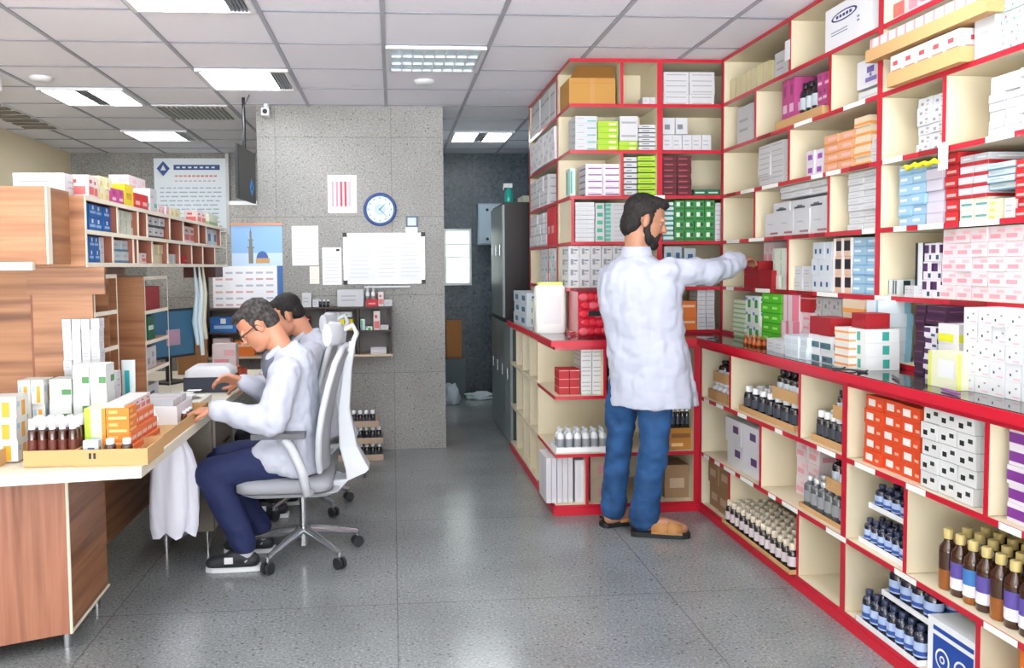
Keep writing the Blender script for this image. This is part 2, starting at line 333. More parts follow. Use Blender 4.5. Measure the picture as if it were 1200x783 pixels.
# ------------------------------------------------------------ medicine cartons
W1 = '#dcdde1'; GT = '#a9abb2'
def lines(c, x0=.12, x1=.88, zs=(.3, .45, .6), t=.05): return [(x0, z, x1, z+t, c) for z in zs]
STY = {
 'white': (W1, lines('#a9abb4', .15, .7, (.35, .6), .07)),
 'ltwhite': ('#dfeaf0', lines('#aebcc8')),
 'cardboard': ('#cf9a50', [(.05, .80, .95, .83, '#b5813c')]),
 'greyline': ('#dfdfe2', lines('#a2a4aa', .1, .9, (.15, .7), .08)),
 'tealband': (W1, [(.55, .2, .95, .38, '#53b7ae'), (.1, .6, .4, .7, GT)]),
 'teal': ('#cfe9e2', [(.1, .1, .4, .9, '#43a894')]),
 'lime': ('#b4dc2c', [(.0, .0, 1, .10, '#8cb81c'), (.55, .3, .9, .7, '#e6f2b0')]),
 'limeblack': ('#b6e01e', [(0, .0, 1, .22, '#27321a'), (.1, .5, .7, .62, '#6f9414')]),
 'bwband': (W1, [(0, .0, 1, .24, '#26262a'), (.2, .5, .6, .65, '#55565c')]),
 'grapic': (W1, [(.15, .3, .6, .6, '#7c7f88')]),
 'purpleband': ('#f1ecf3', [(.15, .2, .95, .40, '#85408f'), (.15, .55, .6, .62, '#c49bcc')]),
 'darkred': ('#6d1426', [(0, .0, 1, .16, '#2b0a10'), (.1, .45, .7, .6, '#b8535f')]),
 'darkgreen': ('#256b4b', [(.1, .4, .8, .6, '#cfe6d8')]),
 'whiteline': ('#e8e9eb', [(0, 0, 1, .14, '#b0b3bb'), (.1, .4, .7, .55, '#c5c8cf')]),
 'tealblob': (W1, [(.2, .25, .8, .75, '#3fae86')]),
 'tealside': (W1, [(.0, .15, .25, .85, '#4db6a0'), (.4, .4, .9, .55, GT)]),
 'tealstripe': ('#e8f3f1', [(.0, .0, 1, .42, '#148f8a')]),
 'green': ('#3f9a4a', [(.08, .1, .92, .30, '#256e34'), (.2, .42, .55, .85, '#dfeee0'), (.62, .5, .86, .8, '#1c4a2c')]),
 'greydraw': ('#e6e7e9', [(.2, .2, .45, .75, '#8f949c'), (.5, .55, .85, .68, '#70757e'), (.5, .25, .7, .38, '#c4a0a6')]),
 'bluemark': ('#dbe6ee', [(.3, .25, .75, .7, '#3b6f9a')]),
 'orange': ('#f07d2a', [(.1, .6, .9, .75, '#f7c7a0')]),
 'plastic': ('#e9e9ee', [(.1, .2, .5, .5, '#c8b9c0'), (.55, .6, .9, .8, '#b5b9c2')]),
 'red': ('#d5202f', [(.2, .3, .8, .5, '#f0a6a6')]),
 'cream': ('#e9e0b8', [(.0, 0, .1, 1, '#cfc48f')]),
 'pinkprint': ('#f1e4e2', [(.1, .15, .9, .5, '#dd6f6a'), (.2, .65, .6, .8, '#c94a50')]),
 'pinkwhite': ('#f3e3e6', [(.08, .2, .7, .48, '#eaa0ac'), (.5, .6, .95, .8, '#f0b9c1')]),
 'magenta': ('#c94f93', [(.15, .2, .85, .4, '#f1c9de'), (.3, .6, .7, .85, '#93306a')]),
 'purplelogo': ('#f0eef4', [(.35, .5, .6, .72, '#6a5aa8'), (.3, .18, .7, .34, '#7d6fb5'), (.45, .36, .52, .48, '#6a5aa8')]),
 'pinkstripe': ('#e9dbe1', [(.1, .1, .25, .95, '#c98aa0'), (.0, .0, 1, .14, '#2f6fb2')]),
 'tealdots': ('#dcecea', [(.2, .2, .35, .4, '#5a9a98'), (.6, .55, .75, .75, '#c88a90'), (.7, .15, .85, .3, '#7fb6b2')]),
 'purplemark': ('#efe4f1', [(.2, .3, .8, .7, '#9a4fae')]),
 'orangepink': ('#f3b386', [(0, 0, 1, .2, '#ea8a4c'), (.3, .4, .95, .75, '#f0b8ae')]),
 'orangeline': ('#f3dcbd', [(0, .1, 1, .4, '#f0a050')]),
 'greydots': ('#dcdddf', [(.2, .2, .4, .5, '#8e9096'), (.6, .5, .8, .75, '#9ba0a6'), (.6, .15, .75, .3, '#c5a3a0')]),
 'smallprint': (W1, [(.2, .5, .6, .55, '#b4b6bd'), (.4, .1, .95, .18, '#a76c72')]),
 'archprint': (W1, [(.2, .15, .8, .35, '#3d424c'), (.35, .35, .65, .5, '#6b717c')]),
 'ltblue': ('#a9d0ea', [(0, 0, 1, .15, '#7fb0d8'), (.1, .45, .6, .7, '#dff0fa')]),
 'lilac': ('#d9d3e2', [(0, 0, 1, .1, '#b9b3c8')]),
 'redprint': ('#da2630', [(.1, .25, .8, .5, '#f6b3ae'), (0, 0, 1, .08, '#8f1620')]),
 'creamteal': ('#eef0dc', [(.1, .35, .9, .55, '#5ba3a0')]),
 'creamyellow': ('#f1ecc4', [(.1, .2, .5, .6, '#e2c96a')]),
 'greyredline': ('#cfd3d8', [(0, 0, 1, .35, '#b32630'), (.2, .6, .8, .72, '#e9ecef')]),
 'greyblue': ('#cfd9dc', [(0, 0, 1, .2, '#4d7e9b'), (.1, .5, .6, .7, '#9fb9c2')]),
 'crimson': ('#a8121f', [(.1, .1, .9, .14, '#86101a')]),
 'whitegreen': ('#e6ece0', [(.1, .1, .3, .9, '#b0cba0')]),
 'bluedots': ('#e3ebf2', [(.3, .3, .6, .6, '#2f5f96')]),
 'peachblack': ('#f2cdb4', [(.3, .3, .95, .85, '#1d1a22'), (0, 0, .3, 1, '#f6f0f0')]),
 'blacktop': ('#dde5e8', [(.2, .1, .5, .95, '#1a2a32')]),
 'blackedge': ('#e8ebee', [(.0, 0, .35, 1, '#20262e')]),
 'purplewhite': ('#eae6ee', [(0, .45, .55, .9, '#4d2a5c'), (.6, .1, .95, .35, '#2a4f66')]),
 'greenline': ('#dfead2', [(0, .0, 1, .35, '#8fb77a')]),
 'greenfig': ('#eef2ee', [(.35, .2, .75, .75, '#2f9e44'), (.05, .7, .3, .9, '#3f8fd0')]),
 'brightgreen': ('#5bd02c', [(0, 0, 1, .15, '#3aa81e'), (.2, .45, .7, .7, '#a6ec7c')]),
 'pinkedge': ('#f0e4e8', [(0, 0, .22, 1, '#d97c90')]),
 'whitedark': ('#eceef0', [(.1, .05, .95, .5, '#4a6f7c'), (.2, .2, .5, .35, '#20303a')]),
 'orangestripe': ('#f4efe8', [(0, .35, 1, .62, '#f09a58')]),
 'greenJ': ('#f0f2f2', [(.5, .15, .7, .8, '#3aa79a')]),
 'bluewhite': ('#e4eff5', [(.8, 0, 1, 1, '#8fc3da')]),
 'darkpurple': ('#3a1436', [(.1, .4, .9, .5, '#6c3a62')]),
 'yellowlabel': ('#e9e9ea', [(0, .1, .75, .5, '#dfe22a')]),
 'paleyellow': ('#eef0cf', [(0, 0, .12, 1, '#d9df6a'), (.35, .3, .9, .8, '#e4e7e8')]),
 'whitedots': ('#eceef1', [(.25, .3, .36, .45, '#3a3f4a'), (.65, .6, .78, .7, '#8a8f9a'), (.5, .12, .95, .2, '#e7b9c4')]),
 'ovalwhite': ('#e9e9ee', [(.5, .45, .85, .75, '#5b3f78')]),
 'kraft': ('#a88660', [(.2, .3, .8, .6, '#c9b196')]),
 'kraftlabel': ('#cbb69c', [(.4, .2, .9, .6, '#d78f92')]),
 'orangebox': ('#c9862f', [(.1, .55, .9, .75, '#8e5a22'), (.1, .15, .6, .3, '#e8c48e')]),
 'orangewin': ('#f2521f', [(.15, .25, .55, .75, '#f4ede8'), (.7, .3, .9, .5, '#f9b398')]),
 'whiteblack': ('#edeeef', [(.15, .25, .4, .55, '#1f2a26'), (.6, .5, .85, .75, '#2c3a33'), (0, 0, 1, .04, '#a9adad')]),
 'purpleend': ('#efe9f2', [(.0, .2, .9, .75, '#7d2f92')]),
 'redlid': ('#c01b24', [(0, .8, 1, .86, '#f1b6b4')]),
 'whitetext': ('#efefef', lines('#b5a8a8', .1, .9, (.2, .5, .75), .06)),
 'binder': ('#e4e2e6', [(.3, .1, .7, .9, '#d0cbd4')]),
 'blue': ('#1f6fc4', [(.15, .3, .85, .5, '#9cc6ec'), (.4, .6, .6, .9, '#e8f2fb')]),
 'yellow': ('#f3dc1c', [(.2, .3, .8, .6, '#c9971c')]),
 'yelloworange': ('#f0f0ec', [(.45, .05, .75, .75, '#f0a82c'), (.1, .5, .3, .75, '#a8c6dc')]),
 'greenbars': ('#e9edea', [(.55, .35, .98, .58, '#4b8a4c')]),
}
_cm = {}
def carton_mesh(w, d, h, sty):
    key = (round(w, 3), round(d, 3), round(h, 3), sty)
    if key in _cm: return _cm[key]
    base, pr = STY[sty]; base = tuple(v*.76 for v in lin(base)); m = M(base, .55 if sty != 'cardboard' else .85); mb = MB(); b = min(.0025, h*.08)
    mb.box(0, 0, 0, w, d, h, m)
    e = .0005
    for x0, z0, x1, z1, c in pr:
        k = M(tuple(v*.86 for v in lin(c)), .5)
        mb.add([(x0*w, -e, z0*h), (x1*w, -e, z0*h), (x1*w, -e, z1*h), (x0*w, -e, z1*h)], [(0, 1, 2, 3)], k)
        mb.add([(w+e, x0*d, z0*h), (w+e, x1*d, z0*h), (w+e, x1*d, z1*h), (w+e, x0*d, z1*h)], [(0, 1, 2, 3)], k)
        mb.add([(-e, (1-x0)*d, z0*h), (-e, (1-x1)*d, z0*h), (-e, (1-x1)*d, z1*h), (-e, (1-x0)*d, z1*h)], [(0, 1, 2, 3)], k)
    seam = M(tuple(v*.72 for v in lin(base)), .6)
    mb.add([(0, d*.04, h+e), (w, d*.04, h+e), (w, d*.04+.0015, h+e), (0, d*.04+.0015, h+e)], [(0, 1, 2, 3)], seam)
    if sty == 'cardboard':
        mb.add([(.02*w, 0, h), (.98*w, 0, h), (.9*w, -.09, h+.05), (.1*w, -.09, h+.05)], [(0, 1, 2, 3), (3, 2, 1, 0)], m)
        mb.box(.45*w, -.001, 0, .55*w, -.0002, h, M('#b98a4a', .5))
    me = mb.mesh('carton'); _cm[key] = me; return me
def biglogo_mesh(w, d, h):
    mb = MB(); m = M('#eceef4', .5); k = M('#23307a', .5); g = M('#7d86a0', .5); mb.box(0, 0, 0, w, d, h, m)
    def ell(cx, cz, a, b, mat, y):
        n = 28; mb.add([(cx+a*math.cos(2*math.pi*i/n), y, cz+b*math.sin(2*math.pi*i/n)) for i in range(n)], [tuple(range(n))], mat)
    ell(.42*w, .72*h, .28*w, .11*h, k, -.0005); ell(.42*w, .72*h, .24*w, .08*h, m, -.0008)
    for i in range(5): mb.box(.25*w+i*.072*w, -.0013, .69*h, .25*w+i*.072*w+.05*w, -.0009, .755*h, k)
    for z in (.42, .36): mb.box(.14*w, -.001, z*h, .5*w, -.0003, (z+.02)*h, g)
    for z in (.5, .42): mb.box(.7*w, -.001, z*h, .75*w, -.0003, (z+.04)*h, g)
    return mb.mesh('carton')
def bluelogo_mesh(w, d, h):
    mb = MB(); m = M('#eef0f4', .5); k = M('#1b47a0', .5); mb.box(0, 0, 0, w, d, h, m)
    mb.box(.12*w, -.001, .80*h, .95*w, -.0003, .88*h, k); mb.box(.12*w, -.001, 0, .95*w, -.0003, .72*h, k)
    def ell(cx, cz, a, mat, y, n=28): mb.add([(cx+a*math.cos(2*math.pi*i/n), y, cz+a*math.sin(2*math.pi*i/n)) for i in range(n)], [tuple(range(n))], mat)
    for cx in (.33, .72):
        ell(cx*w, .34*h, .15*w, m, -.0014); ell(cx*w, .34*h, .12*w, k, -.0018); ell(cx*w, .34*h, .055*w, m, -.0022); ell(cx*w, .34*h, .03*w, k, -.0026)
    return mb.mesh('carton')
ORD = ['first', 'second', 'third', 'fourth', 'fifth', 'sixth', 'seventh', 'eighth', 'ninth', 'tenth', 'eleventh', 'twelfth', 'thirteenth']
def tier(i, n): return 'bottom' if i == 0 else 'top' if i == n-1 else ORD[i]
def col(i, n): return 'middle' if n == 3 and i == 1 else ORD[i]
def place_block(b):
    X, Y, Z, r, w, h, n, m, d, sty, desc, where, kind = b
    a = math.radians(r); ex = Vector((math.cos(a), math.sin(a), 0)); ey = Vector((-math.sin(a), math.cos(a), 0))
    cw, ch = w/n, h/m; rg = random.Random(int(X*1000)+int(Z*1000)*7+int(w*9999))
    if kind == 'medicine_carton':
        if ch < .034: kind = 'pill_packet'
        elif cw*ch > .009: kind = 'medicine_box'
        elif ch > cw*1.15: kind = 'upright_carton'
        elif cw > ch*1.9: kind = 'flat_carton'
    cat = {'medicine_carton': 'carton', 'pill_packet': 'pill packet', 'medicine_box': 'medicine box', 'upright_carton': 'upright carton', 'flat_carton': 'flat carton', 'cardboard_box': 'cardboard box',
           'flat_pack': 'flat pack', 'plastic_pack': 'plastic pack', 'folder': 'folder'}[kind]
    mw, mh, md = cw-.0034, ch-.0006, d
    me = biglogo_mesh(mw, d, mh) if sty == 'biglogo' else bluelogo_mesh(mw, d, mh) if sty == 'bluelogo' else carton_mesh(mw, d, mh, sty)
    for j in range(m):
        for i in range(n):
            back = rg.uniform(0, .012)
            p = Vector((X, Y, Z+.0008)) + ex*(i*cw+.0017) + ey*back; p.z += j*ch
            o = obj(kind, me); o.location = p; o.rotation_euler = (0, 0, a)
            parts = [desc]
            if m > 1: parts.append(tier(j, m)+' tier')
            if n > 1: parts.append(col(i, n)+' column' if m > 1 else col(i, n)+' along')
            parts.append(where)
            lab = ', '.join(parts)
            tag(o, lab, cat, (desc+' block '+where) if n*m > 1 else None)
# ------------------------------------------------------------ bottles
def bprof(r, h, neck=.42, sh=.68): return [(r*.92, 0), (r, h*.02), (r, h*sh), (r*.85, h*(sh+.07)), (r*neck, h*(sh+.13)), (r*neck, h*.86)]
BT = { # glass, cap colour, label colour, label band, neck, shoulder
 'white_vial': ('#dfe0e4', '#f2f2f2', '#b5a3a0', .9), 'dark': ('#1a1416', '#1f1f24', '#b9c3cc', .9), 'darkvial': ('#15151c', '#e6e8ea', '#3a3f4a', .9),
 'silver': ('#55585c', '#d6d8da', '#8b8e92', .9), 'vialcap': ('#2a2220', '#cfc2ae', '#ccc0c4', .9), 'bluebot': ('#151b33', '#2a3350', '#a9bce0', .9),
 'amberbig': ('#3b1d0c', '#cdb878', '#5a4a9a', .9), 'clear': ('#d5d8da', '#b9bfc4', '#8b8e92', .9), 'amber': ('#7a3a12', '#a35a20', '#b4531c', .9),
 'ambercap': ('#3c160c', '#eceaf0', '#5b2416', .9)}
_bm = {}
def bottle_meshes(bt, r, h, v=0):
    k = (bt, round(r, 3), round(h, 3), v)
    if k in _bm: return _bm[k]
    g, c, lab, _ = BT[bt]; n = 18 if bt == 'amberbig' else 12
    glass = M(g, .08, coat=.6)
    body = MB()
    if bt == 'amberbig':
        liq = M('#8f5014' if v else '#3a1c0c', .1, coat=.6)
        body.lathe([(r*.92, 0), (r, h*.02), (r, h*.34)], liq, n, cap=True)
        body.lathe([(r, h*.34), (r, h*.62), (r*.93, h*.70), (r*.5, h*.80), (r*.42, h*.87)], glass, n, cap=False)
    else: body.lathe(bprof(r, h), glass, n)
    cap = MB().lathe([(r*.52, h*.84), (r*.55, h*.86), (r*.55, h*.985), (r*.45, h)], M(c, .35, .4 if bt == 'silver' else 0.), n)
    if bt in ('ambercap', 'darkvial', 'vialcap'): cap = MB().lathe([(r*.66, h*.76), (r*.70, h*.78), (r*.70, h*.985), (r*.6, h)], M(c, .5), n)
    lb = MB()
    if bt == 'amberbig':
        lb.lathe([(r*1.012, h*.12), (r*1.012, h*.30)], M('#e4e2ee', .5), n, cap=False); lb.lathe([(r*1.014, h*.30), (r*1.014, h*.55)], M(lab if v != 2 else '#3f78b8', .5), n, cap=False)
    elif bt == 'bluebot':
        lb.lathe([(r*1.015, h*.15), (r*1.015, h*.55)], M(lab, .5), n, cap=False); lb.lathe([(r*1.02, h*.2), (r*1.02, h*.32)], M('#2d4f9a', .5), n, cap=False)
    else: lb.lathe([(r*1.015, h*.2), (r*1.015, h*.55)], M(lab, .5), n, cap=False)
    _bm[k] = (body.mesh('bottle_body'), cap.mesh('cap'), lb.mesh('label')); return _bm[k]
def bottle(bt, r, h, p, label, group, v=0, name='medicine_bottle'):
    b, c, l = bottle_meshes(bt, r, h, v)
    e = obj(name, b); e.location = p; e.rotation_euler = (0, 0, random.uniform(-.5, .5))
    tag(e, label, 'vial' if 'vial' in name else 'bottle', group)
    o = obj('cap', c, e)
    if not (bt == 'amberbig' and v == 1): obj('label', l, e)
    return e
def open_tray(w, d, h, mat, X, Y, Z, a, label, name='cardboard_tray', t=.004, mark=None):
    mb = MB(); mb.box(0, 0, 0, w, d, t, mat); mb.box(0, 0, t, w, t, h, mat); mb.box(0, d-t, t, w, d, h, mat)
    mb.box(0, t, t, t, d-t, h, mat); mb.box(w-t, t, t, w, d-t, h, mat)
    if mark: mark(mb, w, h)
    o = mb.build(name); o.location = (X, Y, Z); o.rotation_euler = (0, 0, a); tag(o, label, 'tray'); return o
def place_tray(b):
    X, Y, Z, r, w, h, n, m, d, bt, desc, where, tray, th = b
    a = math.radians(r); ex = Vector((math.cos(a), math.sin(a), 0)); ey = Vector((-math.sin(a), math.cos(a), 0))
    z = Z+.0008
    if tray != 'none':
        nm = 'cardboard_tray' if tray == 'card' else 'white_tray'
        open_tray(w, d, th, CARD if tray == 'card' else M('#e6e6ea', .4), X, Y, z, a, ('open cardboard tray' if tray == 'card' else 'shallow white tray')+' with '+desc+' rows '+where.replace('on the ', '').replace('in the ', '').replace('in ', ''), nm)
        z += .0045
    hh = h-(z-Z); px = (w-.012)/n; py = (d-.012)/m; rad = min(px, py, hh*.7)*.47
    name = 'vial' if 'vial' in desc or bt == 'clear' else 'medicine_bottle'
    for j in range(m):
        for i in range(n):
            p = Vector((X, Y, z)) + ex*(.006+(i+.5)*px) + ey*(.006+(j+.5)*min(py, rad*2.3))
            v = 0
            if bt == 'amberbig': v = [1, 0, 2, 0, 1, 0, 0][(i+j*3) % 7] if j == 0 else 0
            row = 'front row, ' if m > 1 and j == 0 else (ORD[j]+' row, ' if m > 1 else '')
            bottle(bt, rad, hh, p, desc+', '+row+(ORD[i]+' along, ' if n > 1 else '')+where, desc+' rows '+where, v, name)
BLOCKS = [
(1.090,5.150,2.443,0,0.292,0.164,1,1,0.28,'cardboard','brown cardboard carton with open flap','on top row of back shelving','cardboard_box'),
(1.548,5.150,2.443,0,0.092,0.048,2,1,0.1,'white','small white carton','beside the top centre post','medicine_carton'),
(1.682,5.150,2.443,0,0.325,0.205,2,3,0.25,'greyline','long white flat pack','in the top corner compartment','flat_pack'),
(1.127,5.150,2.163,0,0.138,0.211,1,5,0.2,'tealband','white teal-edged carton','beside the lime cartons up high','medicine_carton'),
(1.267,5.150,2.163,0,0.131,0.181,1,5,0.2,'lime','lime green carton','under the brown cardboard carton','medicine_carton'),
(1.401,5.150,2.163,0,0.121,0.061,1,2,0.2,'lime','flat lime green carton','under a pale grey box','medicine_carton'),
(1.404,5.150,2.225,0,0.118,0.150,1,1,0.18,'greyline','pale grey carton','standing on two flat lime cartons','medicine_carton'),
(1.524,5.150,2.163,0,0.116,0.161,1,6,0.2,'bwband','black-striped white carton','left of the tall post','medicine_carton'),
(1.678,5.150,2.163,0,0.310,0.099,5,1,0.18,'white','square white carton','in the corner under flat packs','medicine_carton'),
(1.678,5.150,2.265,0,0.157,0.101,2,1,0.16,'grapic','white carton with grey mark','standing on the square white ones','medicine_carton'),
(1.094,5.150,1.885,0,0.037,0.172,1,1,0.12,'teal','slim white and teal carton','leaning by purple striped cartons','medicine_carton'),
(1.190,5.150,1.885,0,0.219,0.198,2,5,0.2,'purpleband','white carton with purple band','in the purple striped block','medicine_carton'),
(1.431,5.150,1.885,0,0.086,0.240,1,7,0.2,'bwband','narrow black and white carton','beside lime block with black lines','medicine_carton'),
(1.519,5.150,1.885,0,0.127,0.246,1,7,0.2,'limeblack','lime carton with black line','next to the tall post','medicine_carton'),
(1.679,5.150,1.885,0,0.184,0.246,2,7,0.2,'darkred','dark red carton','above the green cartons','medicine_carton'),
(1.875,5.150,1.885,0,0.175,0.040,2,1,0.12,'darkgreen','small dark green carton','right of dark red block','medicine_carton'),
(1.125,5.150,1.603,0,0.123,0.246,1,9,0.2,'whiteline','thin white carton','in left pile over the grey drawings','medicine_carton'),
(1.251,5.150,1.603,0,0.061,0.240,1,5,0.2,'tealblob','white carton with green blob','between thin white carton piles','medicine_carton'),
(1.315,5.150,1.603,0,0.137,0.240,1,9,0.2,'tealside','thin white carton with teal end','behind the standing man head','medicine_carton'),
(1.679,5.150,1.603,0,0.071,0.244,1,8,0.2,'tealstripe','white carton with teal stripe','left edge of green carton block','medicine_carton'),
(1.753,5.150,1.603,0,0.259,0.254,4,4,0.2,'green','green carton','behind the standing man face','medicine_carton'),
(2.015,5.150,1.603,0,0.047,0.237,1,4,0.2,'greyline','narrow grey carton','right edge of green carton block','medicine_carton'),
(1.082,5.150,1.320,0,0.349,0.260,5,4,0.22,'greydraw','white carton with grey drawing','above the red plastic pack','medicine_carton'),
(1.686,5.150,1.320,0,0.120,0.251,2,2,0.18,'bluemark','pale blue carton with mark','above the standing man sleeve','medicine_carton'),
(1.817,5.150,1.320,0,0.076,0.240,1,2,0.16,'bluemark','pale carton with dark blue square','beside the pale blue pair','medicine_carton'),
(1.787,5.140,1.030,0,0.110,0.200,1,2,0.15,'orange','orange carton','in the corner on the worktop','medicine_carton'),
(1.899,5.140,1.030,0,0.113,0.268,2,5,0.15,'greyline','thin grey carton','beside corner orange cartons','medicine_carton'),
(1.090,6.585,2.443,-90,0.971,0.237,5,1,0.2,'greyline','tall pale grey carton','on island end near the ceiling','medicine_carton'),
(1.060,6.494,2.163,-90,0.971,0.211,5,2,0.2,'plastic','crinkled white plastic pack','on island end above the corridor','plastic_pack'),
(1.070,6.567,1.885,-90,0.735,0.211,5,2,0.2,'greyline','white wrapped pack','on island end level with his head','plastic_pack'),
(1.080,5.858,1.603,-90,0.281,0.254,2,1,0.16,'red','tall red carton','on island end beside teal cartons','medicine_carton'),
(1.080,6.638,1.603,-90,0.746,0.234,6,3,0.2,'whiteline','thin pale carton','on island end beside red carton','medicine_carton'),
(1.090,6.234,1.320,-90,0.599,0.257,4,3,0.2,'tealband','small white teal carton','on island end above white canister','medicine_carton'),
(2.070,5.144,2.443,-90,0.589,0.135,8,1,0.16,'cream','narrow cream carton','in row on right top shelf','medicine_carton'),
(2.070,4.484,2.443,-90,0.151,0.146,1,1,0.16,'white','single white carton','beside cream row on right top shelf','medicine_carton'),
(2.070,3.934,2.443,-90,0.399,0.210,1,1,0.3,'biglogo','big white carton with blue oval emblem','on right top shelf','cardboard_box'),
(2.070,3.423,2.443,-90,0.119,0.159,1,1,0.25,'pinkprint','pink printed carton','right of the oval emblem carton','medicine_carton'),
(2.070,3.299,2.443,-90,0.184,0.140,2,1,0.25,'pinkwhite','white and pink carton','second from the oval emblem carton','medicine_carton'),
(2.070,4.983,2.163,-90,0.220,0.226,1,1,0.2,'white','tall plain white carton','in compartment by the corner post','medicine_carton'),
(2.070,4.379,2.203,-90,0.135,0.217,2,1,0.14,'magenta','magenta carton','in cardboard tray near bottles','medicine_carton'),
(2.070,4.007,2.163,-90,0.106,0.211,2,3,0.16,'magenta','upright magenta carton','beside high tray of bottles','medicine_carton'),
(2.070,3.657,2.223,-90,0.225,0.123,1,1,0.26,'purplelogo','white carton with purple figures','beside long cardboard trays','cardboard_box'),
(2.070,3.639,2.163,-90,0.217,0.046,1,1,0.26,'whiteline','flat white carton','under carton with purple figures','medicine_carton'),
(2.070,2.932,2.163,-90,0.144,0.082,4,1,0.2,'pinkstripe','pink striped upright carton','right of long cardboard trays','medicine_carton'),
(2.060,2.775,2.163,-90,0.194,0.180,3,4,0.2,'tealdots','pale teal dotted carton','in high right block','medicine_carton'),
(2.070,4.667,1.885,-90,0.315,0.232,2,4,0.18,'greyline','greyish white carton','two shelves above the reaching hand','medicine_carton'),
(2.070,4.100,1.885,-90,0.152,0.129,2,2,0.14,'purplemark','small purple marked carton','left of orange cartons high up','medicine_carton'),
(2.070,3.933,1.885,-90,0.250,0.177,2,4,0.2,'orangepink','orange and pink carton','in low orange block','medicine_carton'),
(2.070,3.670,1.885,-90,0.123,0.218,1,5,0.2,'orangeline','light orange carton','in tall orange pile','medicine_carton'),
(2.070,3.538,1.885,-90,0.078,0.115,1,3,0.2,'white','white carton','right of tall orange pile','medicine_carton'),
(2.070,3.212,1.885,-90,0.172,0.214,2,6,0.2,'greydots','pale grey dotted carton','in tall block beside thick post','medicine_carton'),
(2.070,2.809,1.885,-90,0.224,0.209,3,7,0.2,'whiteline','lined white carton','in high right block under teal','medicine_carton'),
(2.060,4.549,1.603,-90,0.668,0.130,4,1,0.22,'smallprint','white carton with small print','bottom of stepped white heap','medicine_carton'),
(2.070,4.476,1.733,-90,0.575,0.051,3,1,0.2,'archprint','white carton with dark arch','middle of stepped white heap','medicine_carton'),
(2.070,4.397,1.798,-90,0.494,0.065,3,2,0.18,'whiteline','white carton','top of stepped white heap','medicine_carton'),
(2.070,3.714,1.603,-90,0.251,0.260,2,9,0.2,'whiteline','thin white lined carton','left of the thick red post','medicine_carton'),
(2.070,3.329,1.603,-90,0.179,0.249,2,6,0.2,'ltblue','light blue carton','right of the thick red post','medicine_carton'),
(2.070,3.146,1.603,-90,0.100,0.213,1,5,0.2,'lilac','pale lilac carton','between blue and red cartons','medicine_carton'),
(2.070,3.038,1.603,-90,0.077,0.260,1,6,0.2,'redprint','red carton with white print','in narrow pile beside lilac','medicine_carton'),
(2.070,2.951,1.603,-90,0.148,0.084,2,2,0.2,'creamteal','cream carton with teal line','under red and grey mix','medicine_carton'),
(2.070,2.799,1.603,-90,0.071,0.072,1,3,0.2,'creamyellow','cream yellow carton','beside cream teal cartons','medicine_carton'),
(2.070,2.724,1.603,-90,0.055,0.070,1,1,0.14,'white','upright white carton','leaning at red cartons','medicine_carton'),
(2.070,2.956,1.686,-90,0.148,0.156,2,4,0.18,'greyredline','grey and red carton','on cream teal cartons','medicine_carton'),
(2.070,2.803,1.703,-90,0.130,0.094,1,4,0.18,'greyblue','grey blue carton','right of grey and red cartons','medicine_carton'),
(2.070,2.669,1.603,-90,0.119,0.192,2,6,0.2,'redprint','bright red carton','at far right of red row','medicine_carton'),
(2.140,4.756,1.320,-90,0.133,0.260,2,2,0.1,'pinkwhite','small pink carton','behind the red cartons near hand','medicine_carton'),
(2.040,4.795,1.320,-90,0.198,0.155,1,2,0.14,'crimson','plain crimson carton','held at the reaching hand','medicine_carton'),
(2.040,4.585,1.320,-90,0.161,0.102,1,1,0.12,'crimson','low crimson carton','right of the reaching hand','medicine_carton'),
(2.070,4.471,1.320,-90,0.161,0.221,2,3,0.16,'whitegreen','pale green white carton','left of divider near hand','medicine_carton'),
(2.070,4.222,1.320,-90,0.171,0.125,2,2,0.14,'white','small white carton','right of divider near hand','medicine_carton'),
(2.070,4.045,1.320,-90,0.196,0.240,3,3,0.18,'bluedots','white carton with blue dots','above worktop red cartons','medicine_carton'),
(2.070,3.841,1.320,-90,0.164,0.254,2,3,0.18,'peachblack','peach and black carton','between dotted and light blue','medicine_carton'),
(2.070,3.670,1.320,-90,0.209,0.251,2,6,0.2,'ltblue','thin light blue carton','left of thick post low down','medicine_carton'),
(2.070,3.405,1.320,-90,0.096,0.067,3,1,0.1,'blacktop','slim white carton with black end','right of thick post low down','medicine_carton'),
(2.040,3.237,1.320,-90,0.073,0.046,2,1,0.14,'white','low white carton','by the slim black-ended ones','medicine_carton'),
(2.070,3.211,1.320,-90,0.049,0.215,1,1,0.16,'blackedge','tall thin white and black carton','left of purple lidded ones','medicine_carton'),
(2.070,3.156,1.320,-90,0.104,0.212,2,3,0.18,'purplewhite','purple and white carton','left of pink carton wall','medicine_carton'),
(2.060,3.035,1.320,-90,0.505,0.260,6,5,0.2,'pinkwhite','pink and white carton','in the big pink wall','medicine_carton'),
(2.010,4.868,1.030,-90,0.172,0.217,1,8,0.14,'greenline','thin pale green carton','at worktop corner post','medicine_carton'),
(2.010,4.685,1.030,-90,0.192,0.248,2,3,0.16,'greenfig','white carton with green figure','between pale and bright green','medicine_carton'),
(2.010,4.482,1.030,-90,0.235,0.268,2,5,0.16,'brightgreen','bright green carton','in the green worktop block','medicine_carton'),
(2.010,4.237,1.030,-90,0.114,0.268,2,2,0.16,'pinkedge','pink edged tall carton','right of bright green block','medicine_carton'),
(2.060,4.214,1.030,-90,0.197,0.182,2,4,0.12,'pinkwhite','pale pink carton','behind the worktop red pair','medicine_carton'),
(2.080,4.049,1.030,-90,0.266,0.262,3,4,0.12,'greydots','pale dotted carton','behind low white worktop row','medicine_carton'),
(1.834,4.037,1.030,-90,0.202,0.062,2,1,0.08,'white','small white carton','at worktop edge below bright green','medicine_carton'),
